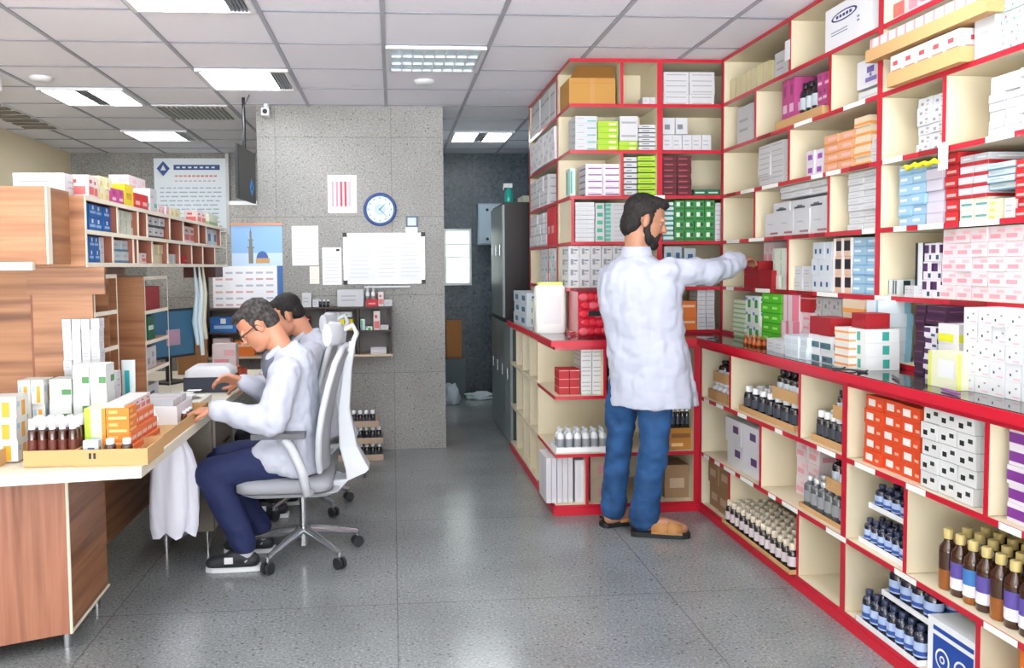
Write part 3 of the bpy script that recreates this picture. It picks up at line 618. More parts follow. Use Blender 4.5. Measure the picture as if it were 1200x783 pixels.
(1.809,3.774,1.030,-90,0.203,0.101,3,2,0.12,'ltwhite','pale blue-white carton','in front of the pale pink pile','medicine_carton'),
(1.830,3.604,1.030,-90,0.212,0.118,2,2,0.12,'whitedark','white carton with dark corner','left of orange striped pile','medicine_carton'),
(1.824,3.367,1.030,-90,0.113,0.165,1,5,0.14,'orangestripe','white carton with orange stripe','in tall worktop pile','medicine_carton'),
(1.859,3.310,1.030,-90,0.125,0.165,1,3,0.14,'greenJ','white carton with teal mark','right of orange striped pile','medicine_carton'),
(1.965,3.362,1.030,-90,0.087,0.274,1,5,0.14,'bluewhite','white blue-edged carton','beneath the thick post foot','medicine_carton'),
(2.020,3.667,1.030,-90,0.188,0.268,2,4,0.12,'orangeline','orange lined pale carton','behind teal marked worktop carton','medicine_carton'),
(1.960,3.039,1.030,-90,0.062,0.268,1,7,0.14,'darkpurple','thin dark purple carton','left of the white worktop column','medicine_carton'),
(1.960,2.972,1.230,-90,0.121,0.068,2,2,0.12,'darkpurple','dark purple carton','above the yellow label cartons','medicine_carton'),
(1.940,2.944,1.030,-90,0.069,0.195,1,5,0.14,'purplewhite','mauve and white carton','under dark purple cartons','medicine_carton'),
(1.940,2.866,1.030,-90,0.114,0.211,1,3,0.12,'yellowlabel','white carton with yellow label','standing behind the pale yellow carton','medicine_carton'),
(1.861,2.796,1.030,-90,0.156,0.122,1,1,0.12,'paleyellow','large pale yellow carton','at worktop edge','medicine_carton'),
(1.902,2.683,1.030,-90,0.336,0.277,5,5,0.18,'whitedots','white carton with dark dots','in the large worktop wall','medicine_carton'),
(2.060,4.152,1.213,-90,0.133,0.085,1,1,0.1,'redlid','small red carton','on the pale pink pile','medicine_carton'),
(1.830,3.597,1.149,-90,0.197,0.077,2,1,0.1,'crimson','crimson carton','on the dark cornered worktop pair','medicine_carton'),
(1.857,3.301,1.197,-90,0.107,0.060,1,1,0.1,'crimson','lone crimson carton','on the teal marked worktop pile','medicine_carton'),
(1.820,4.490,0.360,-90,0.415,0.261,2,2,0.2,'ovalwhite','white carton with purple oval','in lower shelf stack of four','medicine_carton'),
(1.910,3.858,0.360,-90,0.211,0.260,2,3,0.16,'pinkwhite','faint pink carton','behind the tray of silver bottles','medicine_carton'),
(1.820,4.739,0.060,-90,0.289,0.277,2,2,0.2,'kraft','brown paper carton','on bottom shelf near the corner','cardboard_box'),
(1.820,3.123,0.685,-90,0.351,0.263,3,5,0.2,'orangewin','orange carton with white window','under the worktop','medicine_carton'),
(1.810,2.753,0.685,-90,0.273,0.282,3,5,0.22,'whiteblack','white carton with black marks','beside under-worktop orange cartons','medicine_carton'),
(1.820,2.355,0.685,-90,0.139,0.282,1,5,0.2,'purpleend','white carton with purple panel','at far end under worktop','medicine_carton'),
(1.810,2.705,0.060,-90,0.245,0.191,1,1,0.28,'bluelogo','white carton with blue circle logo','on the bottom shelf','cardboard_box'),
(1.820,2.292,0.060,-90,0.106,0.277,1,1,0.2,'orange','orange carton','on bottom shelf past blue logo','medicine_carton'),
(0.963,4.860,0.700,0,0.127,0.150,2,3,0.14,'redlid','small red carton','in open corner under the worktop','medicine_carton'),
(1.095,4.860,0.700,0,0.133,0.268,2,3,0.2,'whitetext','white carton','right of small red cartons','medicine_carton'),
(0.881,4.840,0.060,0,0.162,0.270,5,1,0.24,'binder','upright white folder','on bottom shelf at open corner','folder'),
(1.053,4.840,0.060,0,0.056,0.252,1,1,0.2,'binder','lone leaning white folder','beside the bottom shelf divider','folder'),
(1.148,4.850,0.060,0,0.123,0.271,1,2,0.2,'kraftlabel','brown carton with pink label','right of bottom shelf divider','cardboard_box'),
(1.606,4.880,0.060,0,0.152,0.199,1,1,0.2,'kraft','dark brown carton','behind the standing man calf','cardboard_box'),
(1.618,4.840,0.360,0,0.146,0.129,1,1,0.22,'orangebox','orange brown carton','under bottles behind the standing man','cardboard_box'),
(0.926,6.496,1.030,-90,0.636,0.240,2,3,0.12,'bluemark','small blue marked carton','at far end of island worktop','medicine_carton'),
(0.974,6.125,1.030,-90,0.302,0.202,1,1,0.12,'creamyellow','small yellow carton','beside white canister','medicine_carton'),
(-1.240,3.593,1.622,90,0.287,0.112,3,2,0.15,'blue','royal blue carton','in overhead shelf upper row','medicine_carton'),
(-1.240,3.995,1.622,90,0.247,0.112,3,3,0.15,'whitegreen','pale carton','beside blue cartons in overhead shelf','medicine_carton'),
(-1.240,4.457,1.622,90,0.294,0.112,3,2,0.15,'bwband','black and grey carton','in the middle of overhead upper row','medicine_carton'),
(-1.240,5.203,1.622,90,0.312,0.099,2,1,0.12,'pinkprint','white and red carton','in overhead upper row towards the far end','medicine_carton'),
(-1.240,5.840,1.622,90,0.338,0.112,2,1,0.12,'bluemark','blue and white carton','at far end of overhead upper row','medicine_carton'),
(-1.240,3.599,1.492,90,0.133,0.108,2,2,0.15,'blue','blue upright carton','in overhead shelf lower row','medicine_carton'),
(-1.240,3.737,1.492,90,0.049,0.108,1,1,0.15,'white','tall white carton','beside lower blue upright cartons','medicine_carton'),
(-1.240,3.909,1.492,90,0.223,0.103,2,2,0.15,'greyblue','grey green carton','in overhead lower row','medicine_carton'),
(-1.240,4.172,1.492,90,0.068,0.108,1,5,0.15,'bwband','narrow checkered carton','beside overhead divider','medicine_carton'),
(-1.240,4.304,1.492,90,0.163,0.050,2,1,0.12,'pinkprint','low white carton with print','in overhead lower row','medicine_carton'),
(-1.240,4.518,1.492,90,0.250,0.100,2,2,0.14,'cream','cream yellow carton','in overhead lower row','medicine_carton'),
(-1.240,4.871,1.492,90,0.152,0.054,2,1,0.12,'white','small white carton','in overhead lower row near far end','medicine_carton'),
(-1.240,5.183,1.492,90,0.218,0.049,1,1,0.12,'red','small red carton','in overhead lower row','medicine_carton'),
(-1.300,3.534,1.760,90,0.231,0.092,1,1,0.2,'white','white carton','at near end on overhead shelf','medicine_carton'),
(-1.250,3.630,1.760,90,0.145,0.095,2,1,0.12,'pinkprint','cream carton with red print','on overhead shelf near end','medicine_carton'),
(-1.250,3.786,1.760,90,0.146,0.108,2,2,0.12,'creamyellow','cream carton','on overhead shelf behind red print','medicine_carton'),
(-1.240,3.907,1.760,90,0.158,0.067,2,1,0.1,'magenta','low pink carton','on overhead shelf','medicine_carton'),
(-1.240,4.080,1.760,90,0.132,0.102,1,1,0.1,'yellow','yellow carton','on overhead shelf','medicine_carton'),
(-1.350,4.531,1.760,90,0.293,0.193,2,2,0.1,'pinkwhite','pale pink carton','on overhead shelf behind yellow one','medicine_carton'),
(-1.240,4.235,1.760,90,0.217,0.074,2,1,0.1,'redprint','red and white carton','on overhead shelf right of yellow','medicine_carton'),
(-1.250,4.522,1.760,90,0.128,0.122,1,1,0.1,'tealband','teal edged carton','on overhead shelf below sign','medicine_carton'),
(-1.250,4.674,1.760,90,0.229,0.051,3,1,0.1,'pinkwhite','small pink white carton','on overhead shelf below sign','medicine_carton'),
(-1.250,4.938,1.760,90,0.215,0.050,2,1,0.1,'creamyellow','small cream carton','on overhead shelf below sign','medicine_carton'),
(-1.250,5.619,1.760,90,0.255,0.081,2,1,0.08,'pinkprint','tiny white carton','on overhead shelf near far end','medicine_carton'),
(-1.250,5.952,1.760,90,0.288,0.080,2,1,0.08,'greenline','tiny green carton','on overhead shelf near far end','medicine_carton'),
(-1.475,3.420,0.746,0,0.100,0.284,2,3,0.1,'yelloworange','white carton with yellow stripe','in tall desk corner pile','medicine_carton'),
(-1.504,3.240,0.746,0,0.098,0.245,1,3,0.1,'yelloworange','white yellow carton','at near end of desk','medicine_carton'),
(-1.368,3.600,0.741,0,0.151,0.517,4,12,0.06,'white','small plain white carton','in tall white desk tower','medicine_carton'),
(-1.363,3.430,0.741,0,0.088,0.288,1,3,0.1,'greenbars','white carton with green bars','left front of desk tower','medicine_carton'),
(-1.270,3.430,0.741,0,0.131,0.344,2,3,0.1,'greenbars','white carton with green bars','right front of desk tower','medicine_carton'),
(-1.235,3.600,0.741,0,0.080,0.295,2,3,0.06,'white','plain white carton','behind the green barred pile','medicine_carton'),
]
TRAYS = [
(1.820,4.746,0.685,-90,0.288,0.099,4,2,0.2,'white_vial','small vial','in lower tray by the corner','card',0.055),
(1.820,4.669,0.795,-90,0.209,0.119,2,1,0.16,'dark','dark bottle','in raised tray by the corner','card',0.055),
(1.820,4.308,0.685,-90,0.610,0.134,7,3,0.2,'darkvial','dark vial','in long lower cardboard tray','card',0.03),
(1.820,3.918,0.815,-90,0.258,0.138,4,2,0.18,'dark','dark bottle','in raised cardboard tray','card',0.055),
(1.820,3.531,0.685,-90,0.266,0.136,5,3,0.2,'darkvial','white-capped dark vial','in cardboard tray by the post','card',0.03),
(1.820,3.354,0.815,-90,0.087,0.119,2,2,0.16,'dark','tall dark bottle','in raised tray by the post','card',0.055),
(1.820,3.640,0.360,-90,0.376,0.149,6,3,0.2,'silver','silver-topped bottle','in the curved white tray','card',0.02),
(1.820,3.402,0.500,-90,0.135,0.156,2,1,0.18,'dark','dark bottle','in raised cardboard tray over silver tops','card',0.055),
(1.760,4.379,0.060,-90,0.784,0.132,13,5,0.26,'vialcap','pale-capped vial','in floor-level cardboard tray','card',0.02),
(1.820,3.078,0.515,-90,0.227,0.097,4,2,0.2,'bluebot','dark blue labelled bottle','on the upper white tray','white',0.02),
(1.820,3.146,0.360,-90,0.289,0.102,6,2,0.2,'bluebot','dark blue labelled bottle','in the lower white tray','white',0.02),
(1.820,2.984,0.210,-90,0.286,0.127,4,2,0.24,'bluebot','dark blue bottle','on the sagging white shelf tray','white',0.02),
(1.790,3.103,0.060,-90,0.389,0.135,7,2,0.24,'bluebot','white-labelled blue bottle','in the bottom white tray','white',0.02),
(1.810,2.686,0.360,-90,0.504,0.205,8,4,0.3,'amberbig','large amber bottle','on lower shelf','none',0.055),
(0.942,4.840,0.360,0,0.316,0.139,6,2,0.2,'clear','clear blister cup','in clear tray on open corner shelf','white',0.03),
(1.628,4.840,0.485,0,0.125,0.131,4,1,0.12,'darkvial','white-capped vial','on the orange brown carton','none',0.055),
(1.251,4.850,0.700,0,0.051,0.192,2,1,0.1,'dark','dark bottle','beside the divider under the worktop','none',0.055),
(1.000,6.305,0.700,-90,0.529,0.065,3,1,0.08,'dark','dark bottle','on island end upper shelf','none',0.055),
(1.000,6.276,0.360,-90,0.526,0.086,3,1,0.08,'dark','dark bottle','on island end middle shelf','none',0.055),
(1.842,4.355,1.030,-90,0.221,0.053,4,2,0.07,'amber','brown glass bottle','at the worktop edge near the corner','none',0.055),
(2.080,4.246,2.208,-90,0.196,0.168,3,1,0.1,'dark','white-labelled dark bottle','in high tray beside magenta cartons','none',0.055),
(-1.355,3.170,0.741,0,0.193,0.174,5,3,0.2,'ambercap','amber bottle with white cap','in the near cardboard tray','card',0.06),
]
for b in BLOCKS: place_block(b)
for b in TRAYS: place_tray(b)
# ------------------------------------------------------------ high trays on the right wall shelving
def ru_tray(yl, yr, z, h, label, x=2.0, d=.26): return open_tray(yl-yr, d, h, CARD, x, yl, z, -math.pi/2, label)
ru_tray(4.40, 3.90, 2.1640, .045, 'cardboard tray holding magenta cartons and dark bottles up high', 2.045, .2)
ru_tray(3.30, 2.86, 2.1640, .055, 'lower of two long cardboard trays under the oval emblem')
ru_tray(3.46, 2.73, 2.300, .05, 'upper of two long cardboard trays overhanging the shelf')
for k, (yl, n, zb, h, sty, ds, wh) in enumerate(((3.29, 5, 2.1688, .115, 'pinkprint', 'white and red upright packet', 'in lower long high tray'), (3.44, 12, 2.3048, .085, 'pinkstripe2', 'pink-edged small packet', 'in upper long high tray'))):
    STY['pinkstripe2'] = ('#efe6e6', [(.1, .0, .35, 1, '#d99a9e')])
    span = .42 if k == 0 else .70; cw = span/n; me = carton_mesh(cw-.003, .2, h, sty)
    for i in range(n):
        o = obj('upright_packet', me); o.location = (2.008, yl-i*cw, zb+.0005); o.rotation_euler = (0, 0, -math.pi/2)
        tag(o, ds+', '+ORD[i]+' along, '+wh, 'packet', ds+' row')
# support under the upper long tray
o = obj('medicine_box', carton_mesh(.10, .2, .135, 'white')); o.location = (2.05, 2.855, 2.1645); o.rotation_euler = (0, 0, -math.pi/2); tag(o, 'white box propping the upper long cardboard tray', 'medicine box')

for x, y, z, lbl in ((2.03, 2.985, 1.80, 'blank white price card hanging below the shelf over blue cartons'), (2.03, 4.235, 2.50, 'blank white card taped on the divider by cream cartons')):
    mb = MB().box(0, 0, 0, .0015, .055, .10, M('#e6e8ee', .6)); o = mb.build('price_card'); o.location = (x, y-.027, z); tag(o, lbl, 'card')
o = MB().tube([(2.035, 3.24-.02*k, 1.835+.006*math.sin(k*2.1)) for k in range(14)], [.004, .008, .011, .008, .011, .008, .011, .008, .011, .008, .011, .008, .006, .004], M('#dcd21e', .5)).build('yellow_ribbon'); tag(o, 'crumpled yellow ribbon lying along the light blue cartons', 'ribbon')
# ------------------------------------------------------------ worktop things
prof = []
mb = MB()
def rrect(x0, y0, x1, y1, r, n=5):
    out = []
    for cx, cy, a0 in ((x1-r, y1-r, 0), (x0+r, y1-r, 90), (x0+r, y0+r, 180), (x1-r, y0+r, 270)):
        for i in range(n+1):
            a = math.radians(a0+90*i/n); out.append((cx+r*math.cos(a), cy+r*math.sin(a)))
    return out
mb.rings([[(x, y, z) for x, y in rrect(-w2, -.06, w2, .06, .03)] for z, w2 in ((0, .088), (.01, .098), (.28, .098), (.30, .09), (.305, .07))], M('#ecece8', .45))
e = empty('plastic_canister', (1.0, 5.33, 1.0308), 'white plastic canister on the island worktop beside the red pack', 'canister')
mb.build('body', e)
MB().rings([[(x, y, z) for x, y in rrect(-.08, -.05, .08, .05, .025)] for z in (.305, .325)], M('#d9e27a', .5)).build('lid', e)
MB().box(-.05, -.0625, .06, .06, -.0605, .24, M('#dcdcdc', .6)).build('label', e)
# red shrink-wrapped pack
e = empty('wrapped_pack', (1.105, 4.99, 1.0308), 'red shrink-wrapped pack with black strap on the worktop', 'pack')
mb = MB(); mb.box(0, 0, 0, .30, .28, .27, M('#b9122a', .25, coat=.5)); mb.build('wrapping', e, .01)
mb = MB()
for r_ in range(5):
    for c_ in range(6):
        cx, cz = .035+c_*.044+(r_ % 2)*.012, .03+r_*.052
        mb.rings([[(cx+a*math.cos(t)*.031, y, cz+a*math.sin(t)*.024) for t in [2*math.pi*i/12 for i in range(12)]] for a, y in ((1, -.001), (.9, -.008), (.5, -.013))], M('#d8283c' if (r_+c_) % 4 else '#e2606c', .25, coat=.5))
mb.build('bulge', e)
MB().box(.06, -.019, .125, .301, -.0135, .155, BLACK).build('strap', e)
MB().box(-.012, -.014, .272, .31, .29, .285, M('#7c1420', .5)).build('lid', e)
# pens and strips on the counter
for i, (x, y, a, c, lbx) in enumerate(((1.80, 3.30, .5, '#26222c', 'black bent cable lying on the counter near the thick post'), (1.84, 2.95, 1.2, '#3b3540', 'dark pen lying on the counter by pale yellow carton'), (1.81, 2.60, 1.4, '#8a3f9a', 'purple pen lying on the counter before the dotted wall'), (1.80, 4.62, .9, '#2c2540', 'dark blister strip on the counter near its corner'))):
    nm = 'pen' if 'pen' in lbx else 'cable' if 'cable' in lbx else 'blister_strip'
    if nm == 'pen':
        e = empty(nm, (x, y, 1.036), lbx, nm, math.degrees(a)); MB().cyl((-.06, 0, 0), (.05, 0, 0), .0045, .0045, M(c, .4)).build('barrel', e); MB().cyl((.05, 0, 0), (.065, 0, 0), .0045, .001, BLACK).build('tip', e)
    elif nm == 'cable':
        o = MB().tube([(x+.05*math.cos(t*1.3)+.0, y-.03*t, 1.034+.003*math.sin(t*4)) for t in [k*.25 for k in range(26)]], .0035, M(c, .5)).build(nm); tag(o, lbx, nm)
    else:
        mb = MB().box(0, 0, 0, .10, .05, .002, M('#b9bcc2', .3, .6))
        for q in range(5):
            for q2 in range(2): mb.lathe([(.007, .002), (.006, .006), (.003, .007)], M(c, .4), 10, (.015+q*.018, .014+q2*.022, 0))
        o = mb.build(nm); o.location = (x, y, 1.0306); o.rotation_euler = (0, 0, a); tag(o, lbx, 'strip')
# ------------------------------------------------------------ corridor
def locker(x0, y0, z0, y1, z1, n, label, side):
    e = empty('locker', (x0, y0, z0), label, 'locker'); L = (y1-y0)/n
    MB().box(.02, 0, 0, .45, y1-y0, z1-z0, side).build('body', e)
    for i in range(n):
        d = MB().box(0, i*L+.004, .02, .019, (i+1)*L-.004, z1-z0-.02, M('#8b9696', .35, .2)).build('door', e)
        MB().cyl((-.02, i*L+.03, (z1-z0)*.55), (-.02, i*L+.03, (z1-z0)*.55+.09), .006, .006, CHROME).build('handle', d)
locker(.93, 6.68, .0, 7.95, 1.00, 4, 'grey lower locker row beside the island', M('#3c4446', .5))
locker(.93, 7.12, 1.002, 7.95, 2.0, 3, 'grey upper locker with black-brown side in the corridor', M('#1d1214', .45))
e = empty('spray_bottle', (1.0, 7.22, 2.001), 'teal spray bottle standing on the upper locker', 'bottle')
MB().lathe([(.035, 0), (.038, .01), (.036, .09), (.012, .13)], M('#23a59a', .3), 16).build('body', e)
MB().box(-.045, -.012, .13, .03, .012, .165, WHITE).box(-.05, -.006, .11, -.042, .006, .14, WHITE).build('trigger_head', e, .003)
o = MB().box(0, 0, 0, .2, .3, .06, M('#b9bba9', .6)).build('flat_box', None, .004); o.location = (1.12, 7.2, 2.001); tag(o, 'flat pale box lying on the upper locker', 'box')
e = empty('electric_box', (.945, 9.449, 1.70), 'grey electrical box mounted on the dark corridor wall', 'electrical box')
MB().box(0, -.16, 0, .30, -.001, .45, M('#8fa2b0', .4)).build('housing', e, .008)
MB().box(.015, -.168, .015, .285, -.161, .435, M('#9db0bc', .4)).build('cover', e)
for z in (.06, .38): MB().cyl((.1, -.168, z), (.1, -.180, z), .016, .016, BLACK).build('knob', e)
o = MB().box(.585, 9.36, .44, .755, 9.448, .86, M('#a9713f', .8)).box(.60, 9.355, .46, .74, 9.3599, .47, CARDD).build('flattened_carton'); tag(o, 'brown cardboard panel against the dark corridor wall', 'cardboard')
o = MB().prism([(.55, 9.3), (.80, 9.3), (.80, 9.44), (.55, 9.44)], 0, .435, M('#59666b', .6)).build('low_cabinet', None, .01); tag(o, 'dark low cabinet under the brown cardboard panel', 'cabinet')
def lump(name, loc, sx, sy, sz, mat, label, cat, seed=0, f=3.2, amp=.35):
    bm = bmesh.new(); bmesh.ops.create_icosphere(bm, subdivisions=4, radius=1)
    for v in bm.verts:
        k = 1+amp*noise.noise(v.co*f*.5+Vector((seed, 0, 0)))+amp*.4*noise.noise(v.co*f*1.7+Vector((0, seed, 0)))
        v.co = Vector((v.co.x*sx*k, v.co.y*sy*k, max(v.co.z*sz*k, -sz*.55)))
    me = bpy.data.meshes.new(name); bm.to_mesh(me); bm.free(); me.materials.append(mat)
    me.polygons.foreach_set('use_smooth', [True]*len(me.polygons))
    o = obj(name, me); z0 = min(v.co.z for v in me.vertices); o.location = (loc[0], loc[1], loc[2]-z0+.001); tag(o, label, cat); return o
lump('cloth_heap', (.93, 9.2, 0), .17, .1, .05, M('#c9d6da', .7), 'crumpled white cloth on the corridor floor', 'cloth', 3)
lump('plastic_bag', (.60, 8.9, 0), .09, .1, .14, M('#b9c3cc', .4), 'crumpled pale plastic bag beside the pillar end in the corridor', 'bag', 5)

# ------------------------------------------------------------ things on the pillar wall (Y = 6.72)
PW = 6.719
def sheet(name, x0, z0, x1, z1, mat, label, cat, rows=8, c='#cfd1d8', t=.0015, y=PW, red=None):
    mb = MB().box(x0, y-t, z0, x1, y, z1, mat); w = x1-x0; h = z1-z0; k = M(c, .6)
    for i in range(rows):
        z = z0+h*(.08+.84*i/max(rows, 1)); mb.box(x0+w*.1, y-t-.0006, z, x0+w*random.uniform(.7, .92), y-t-.0001, z+h*.02, k)
    if red: red(mb, x0, z0, x1, z1, y-t)
    o = mb.build(name); tag(o, label, cat); return o
PAPER = M('#f2f2f4', .7)
sheet('paper_sheet', -.785, 1.48, -.58, 1.79, PAPER, 'large white notice sheet between poster and whiteboard', 'paper', 10)
sheet('paper_sheet', -.652, 1.335, -.578, 1.472, M('#efe8dc', .7), 'small cream note under the large white notice sheet', 'paper', 5)
sheet('paper_sheet', -.552, 1.325, -.402, 1.62, PAPER, 'white sheet with black clip touching the whiteboard', 'paper', 9, red=lambda mb, x0, z0, x1, z1, y: mb.box(x1-.04, y-.004, z1-.03, x1-.015, y-.0005, z1-.012, BLACK))
def redcols(mb, x0, z0, x1, z1, y):
    for i, c in enumerate(('#f0a3b2', '#ee8fa4', '#e0455f', '#c93a50', '#f2b3bd')):
        xx = x0+.03+i*.033; mb.box(xx, y-.0012, z0+.05, xx+.018, y-.0008, z1-.05, M(c, .6))
sheet('paper_sheet', -.50, 1.89, -.275, 2.185, PAPER, 'white paper printed with pink and red columns beside clock', 'paper', 0, red=redcols)
# clock
e = empty('wall_clock', (-.094, PW, 1.915), 'round wall clock with dark blue rim on granite', 'clock')
def disc(mb, r0, y, mat, n=36, cx=0, cz=0): mb.add([(cx+r0*math.cos(2*math.pi*i/n), y, cz-r0*math.sin(2*math.pi*i/n)) for i in range(n)][::-1], [tuple(range(n))], mat)
mb = MB(); n = 40
ring = lambda r, y: [(r*math.cos(2*math.pi*i/n), y, r*math.sin(2*math.pi*i/n)) for i in range(n)]
mb.rings([ring(.128, -.001), ring(.130, -.02), ring(.126, -.035), ring(.108, -.035), ring(.106, -.02)], M('#2c4a8c', .35), cap=False); mb.build('rim', e)
mb = MB(); disc(mb, .107, -.018, M('#d3e3ee', .5)); 
for i in range(12):
    a = math.pi*2*i/12; mb.add([(.088*math.sin(a)+dx, -.0185, .088*math.cos(a)+dz) for dx, dz in ((-.004, -.006), (.004, -.006), (.004, .006), (-.004, .006))], [(0, 1, 2, 3)], M('#6b8296', .5))
disc(mb, .045, -.0184, M('#b9cfe0', .5), 24); mb.build('dial', e)
def hand2(a, L, wd, c, nm):
    mb = MB(); s, c_ = math.sin(a), math.cos(a)
    P = lambda t, q: (t*s+q*c_, -.021, t*c_-q*s)
    mb.add([P(-.01, -wd), P(-.01, wd), P(L, wd*.5), P(L, -wd*.5)], [(0, 1, 2, 3), (3, 2, 1, 0)], M(c, .5)); mb.build(nm, e)
hand2(.75, .055, .004, '#5c6a80', 'hour_hand'); hand2(2.4, .082, .003, '#6a7890', 'minute_hand')
# whiteboard
e = empty('whiteboard', (-.385, PW, 1.33), 'white notice board with black corner caps holding pinned sheets', 'board')
Wb, Hb = .64, .40
MB().box(.01, -.012, .01, Wb-.01, -.001, Hb-.01, M('#eef0f3', .3)).build('panel', e)
mb = MB()
for a in ((0, 0, Wb, .018), (0, Hb-.018, Wb, Hb), (0, .018, .018, Hb-.018), (Wb-.018, .018, Wb, Hb-.018)): mb.box(a[0], -.02, a[1], a[2], -.0005, a[3], M('#d9dbdf', .3, .3))
mb.build('frame', e)
for x in (-.004, Wb-.03):
    for z in (-.004, Hb-.03): MB().box(x, -.024, z, x+.034, -.0202, z+.034, BLACK).build('corner_cap', e, .004)
mb = MB().box(.16, -.06, -.03, .52, -.001, -.018, M('#cfd2d6', .4)); mb.build('pen_ledge', e)
for i, (x0, x1) in enumerate(((.03, .25), (.255, .43), (.435, .615))):
    sheet('paper_sheet', -.385+x0, 1.352+.004*i, -.385+x1, 1.70, M(('#e6e9f2', '#eceef4', '#e9edf3')[i], .6), ('wide pale sheet on the notice board nearest the small sheets', 'middle pale sheet on the notice board', 'pale sheet on the notice board nearest the corridor')[i], 'paper', 9, '#d3d8e4', .001, PW-.0125)
e = empty('wall_thermostat', (.108, PW, 1.775), 'small dark-framed gauge on white paper over the whiteboard corner', 'gauge')
MB().box(0, -.02, 0, .095, -.001, .085, M('#4a5a74', .4)).build('frame', e, .004)
MB().box(.014, -.022, .012, .081, -.0202, .074, M('#c3d0e4', .4)).build('dial', e)
o = MB().box(.105, PW-.0205, 1.722, .20, PW-.018, 1.774, PAPER).build('paper_sheet'); o.location.y = 0; tag(o, 'small blank paper slip under the dark-framed gauge', 'paper')
# poster with dome and minaret, calendar below
e = empty('poster', (-1.25, PW, 1.14), 'wall calendar poster with blue sky, minaret, dome and date table', 'poster')
MB().box(.0, -.003, .34, .39, -.0008, .655, M('#8db9e6', .5)).box(0, -.0034, .34, .39, -.0031, .44, M('#c3daf0', .5)).build('picture', e)
MB().box(-.01, -.012, .655, .40, -.001, .675, M('#c98f72', .5)).build('hanging_rail', e)
mb = MB(); y = -.0045; mn = M('#7c7a70', .6)
for a in ((.13, .36, .165, .48), (.12, .48, .175, .49), (.135, .49, .16, .54), (.125, .54, .17, .548), (.14, .548, .155, .60)): mb.box(a[0], y, a[1], a[2], y+.0008, a[3], mn)
mb.add([(.14, y, .60), (.155, y, .60), (.1475, y, .64)], [(0, 1, 2)], mn); mb.build('minaret_picture', e)
mb = MB(); mb.add([(.235+.045*math.cos(t), y, .40+.055*math.sin(t)) for t in [math.pi*i/14 for i in range(15)]][::-1], [tuple(range(15))], M('#3f62a8', .5)); mb.box(.185, y, .36, .29, y+.0008, .40, M('#c9a06a', .6)); mb.build('dome_picture', e)
mb = MB().box(-.15, -.003, 0, .345, -.0008, .34, M('#eef0f5', .6)); mb.box(.345, -.003, 0, .39, -.0008, .34, M('#3d6aa6', .6))
for r_ in range(6):
    for c_ in range(6):
        if (r_*c_) % 5 != 3: mb.box(-.13+c_*.078, -.0036, .03+r_*.05, -.13+c_*.078+.055, -.0031, .045+r_*.05, M('#b5bccb' if r_ % 2 else '#d3a9ae', .6))
mb.build('date_table', e)
# wall shelf with small goods
e = empty('wall_shelf', (-1.43, 6.55, .77), 'dark-framed wall shelf on the pillar behind the seated men', 'shelf')
sh = M('#3a2b25', .5); Ls = 1.42
for z in (.372, .19): MB().box(0, 0, z, Ls, .165, z+.014, sh).build('shelf', e)
MB().box(0, -.004, 0, Ls, .165, .016, M('#c9b39c', .5)).build('shelf', e)
for x in (0, .45, .90, 1.15, Ls-.014): MB().box(x, .001, .0165, x+.014, .164, .1895, sh).box(x, .001, .2045, x+.014, .164, .3715, sh).build('divider', e)
MB().box(.014, .16, .017, Ls-.014, .1645, .371, M('#6f6a68', .6)).build('back_panel', e)
WS = [  # x, z, w, h, style, label
 (-1.40, .961, .20, .13, 'blue', 'blue carton in the wall shelf behind the bespectacled head'), (-1.38, .787, .13, .14, 'pinkwhite', 'pink white carton low in the wall shelf'), (-1.22, .787, .15, .12, 'orange', 'orange carton low in the wall shelf'),
 (-1.17, .961, .13, .10, 'orange', 'orange carton in the wall shelf upper bay'),
 (-.85, .961, .06, .13, 'pinkprint', 'white and pink carton in the wall shelf'), (-.78, .961, .09, .15, 'red', 'pink red carton in the wall shelf beside the chair headrest'),
 (-.68, .961, .03, .12, 'redlid', 'narrow red carton in the wall shelf'),
 (-.515, 1.063, .10, .055, 'greydots', 'small dotted box in wall shelf over yellow goods'),
 (-.41, 1.063, .09, .055, 'bwband', 'dark small box in the wall shelf over yellow goods'),
 (-.515, .961, .066, .10, 'yellow', 'yellow box in the wall shelf, first of three'), (-.447, .961, .066, .10, 'yellow', 'yellow box in the wall shelf, middle of three'),
 (-.379, .961, .066, .10, 'yellow', 'yellow box in the wall shelf, third beside the divider'),
 (-.255, .961, .035, .10, 'teal', 'teal and white carton in the wall shelf bay'), (-.215, .961, .05, .04, 'greenfig', 'low green carton in the wall shelf bay'), (-.155, .961, .05, .16, 'pinkprint', 'tall pink and white carton in the wall shelf'), (-.10, .961, .06, .05, 'white', 'low white carton at the wall shelf end'),
 (-.50, .787, .20, .03, 'white', 'flat white tray-like box on the wall shelf bottom'), (-.18, .787, .12, .05, 'greyline', 'grey low box on the wall shelf bottom'),
 (-.62, 1.157, .045, .06, 'white', 'small white jar box on wall shelf top, first'), (-.70, 1.157, .07, .11, 'white', 'white carton on the wall shelf top beside dark hair'),
 (-.42, 1.157, .20, .13, 'white', 'wide white carton on the wall shelf top'), (-.21, 1.157, .09, .055, 'red', 'pink red small box on the wall shelf top'),
 (-.115, 1.157, .04, .11, 'pinkprint', 'slim red-marked carton on the wall shelf top'), (-.07, 1.157, .06, .05, 'white', 'low white carton at the end of wall shelf top')]
for x, z, w_, h_, st, lbl in WS:
    if x > -.62 and z > 1.1 and st == 'white' and w_ > .1: x = -.46+.03
    o = obj('small_box', carton_mesh(w_, .11, h_, st)); o.location = (x, 6.575, z+.0008); tag(o, lbl, 'box')
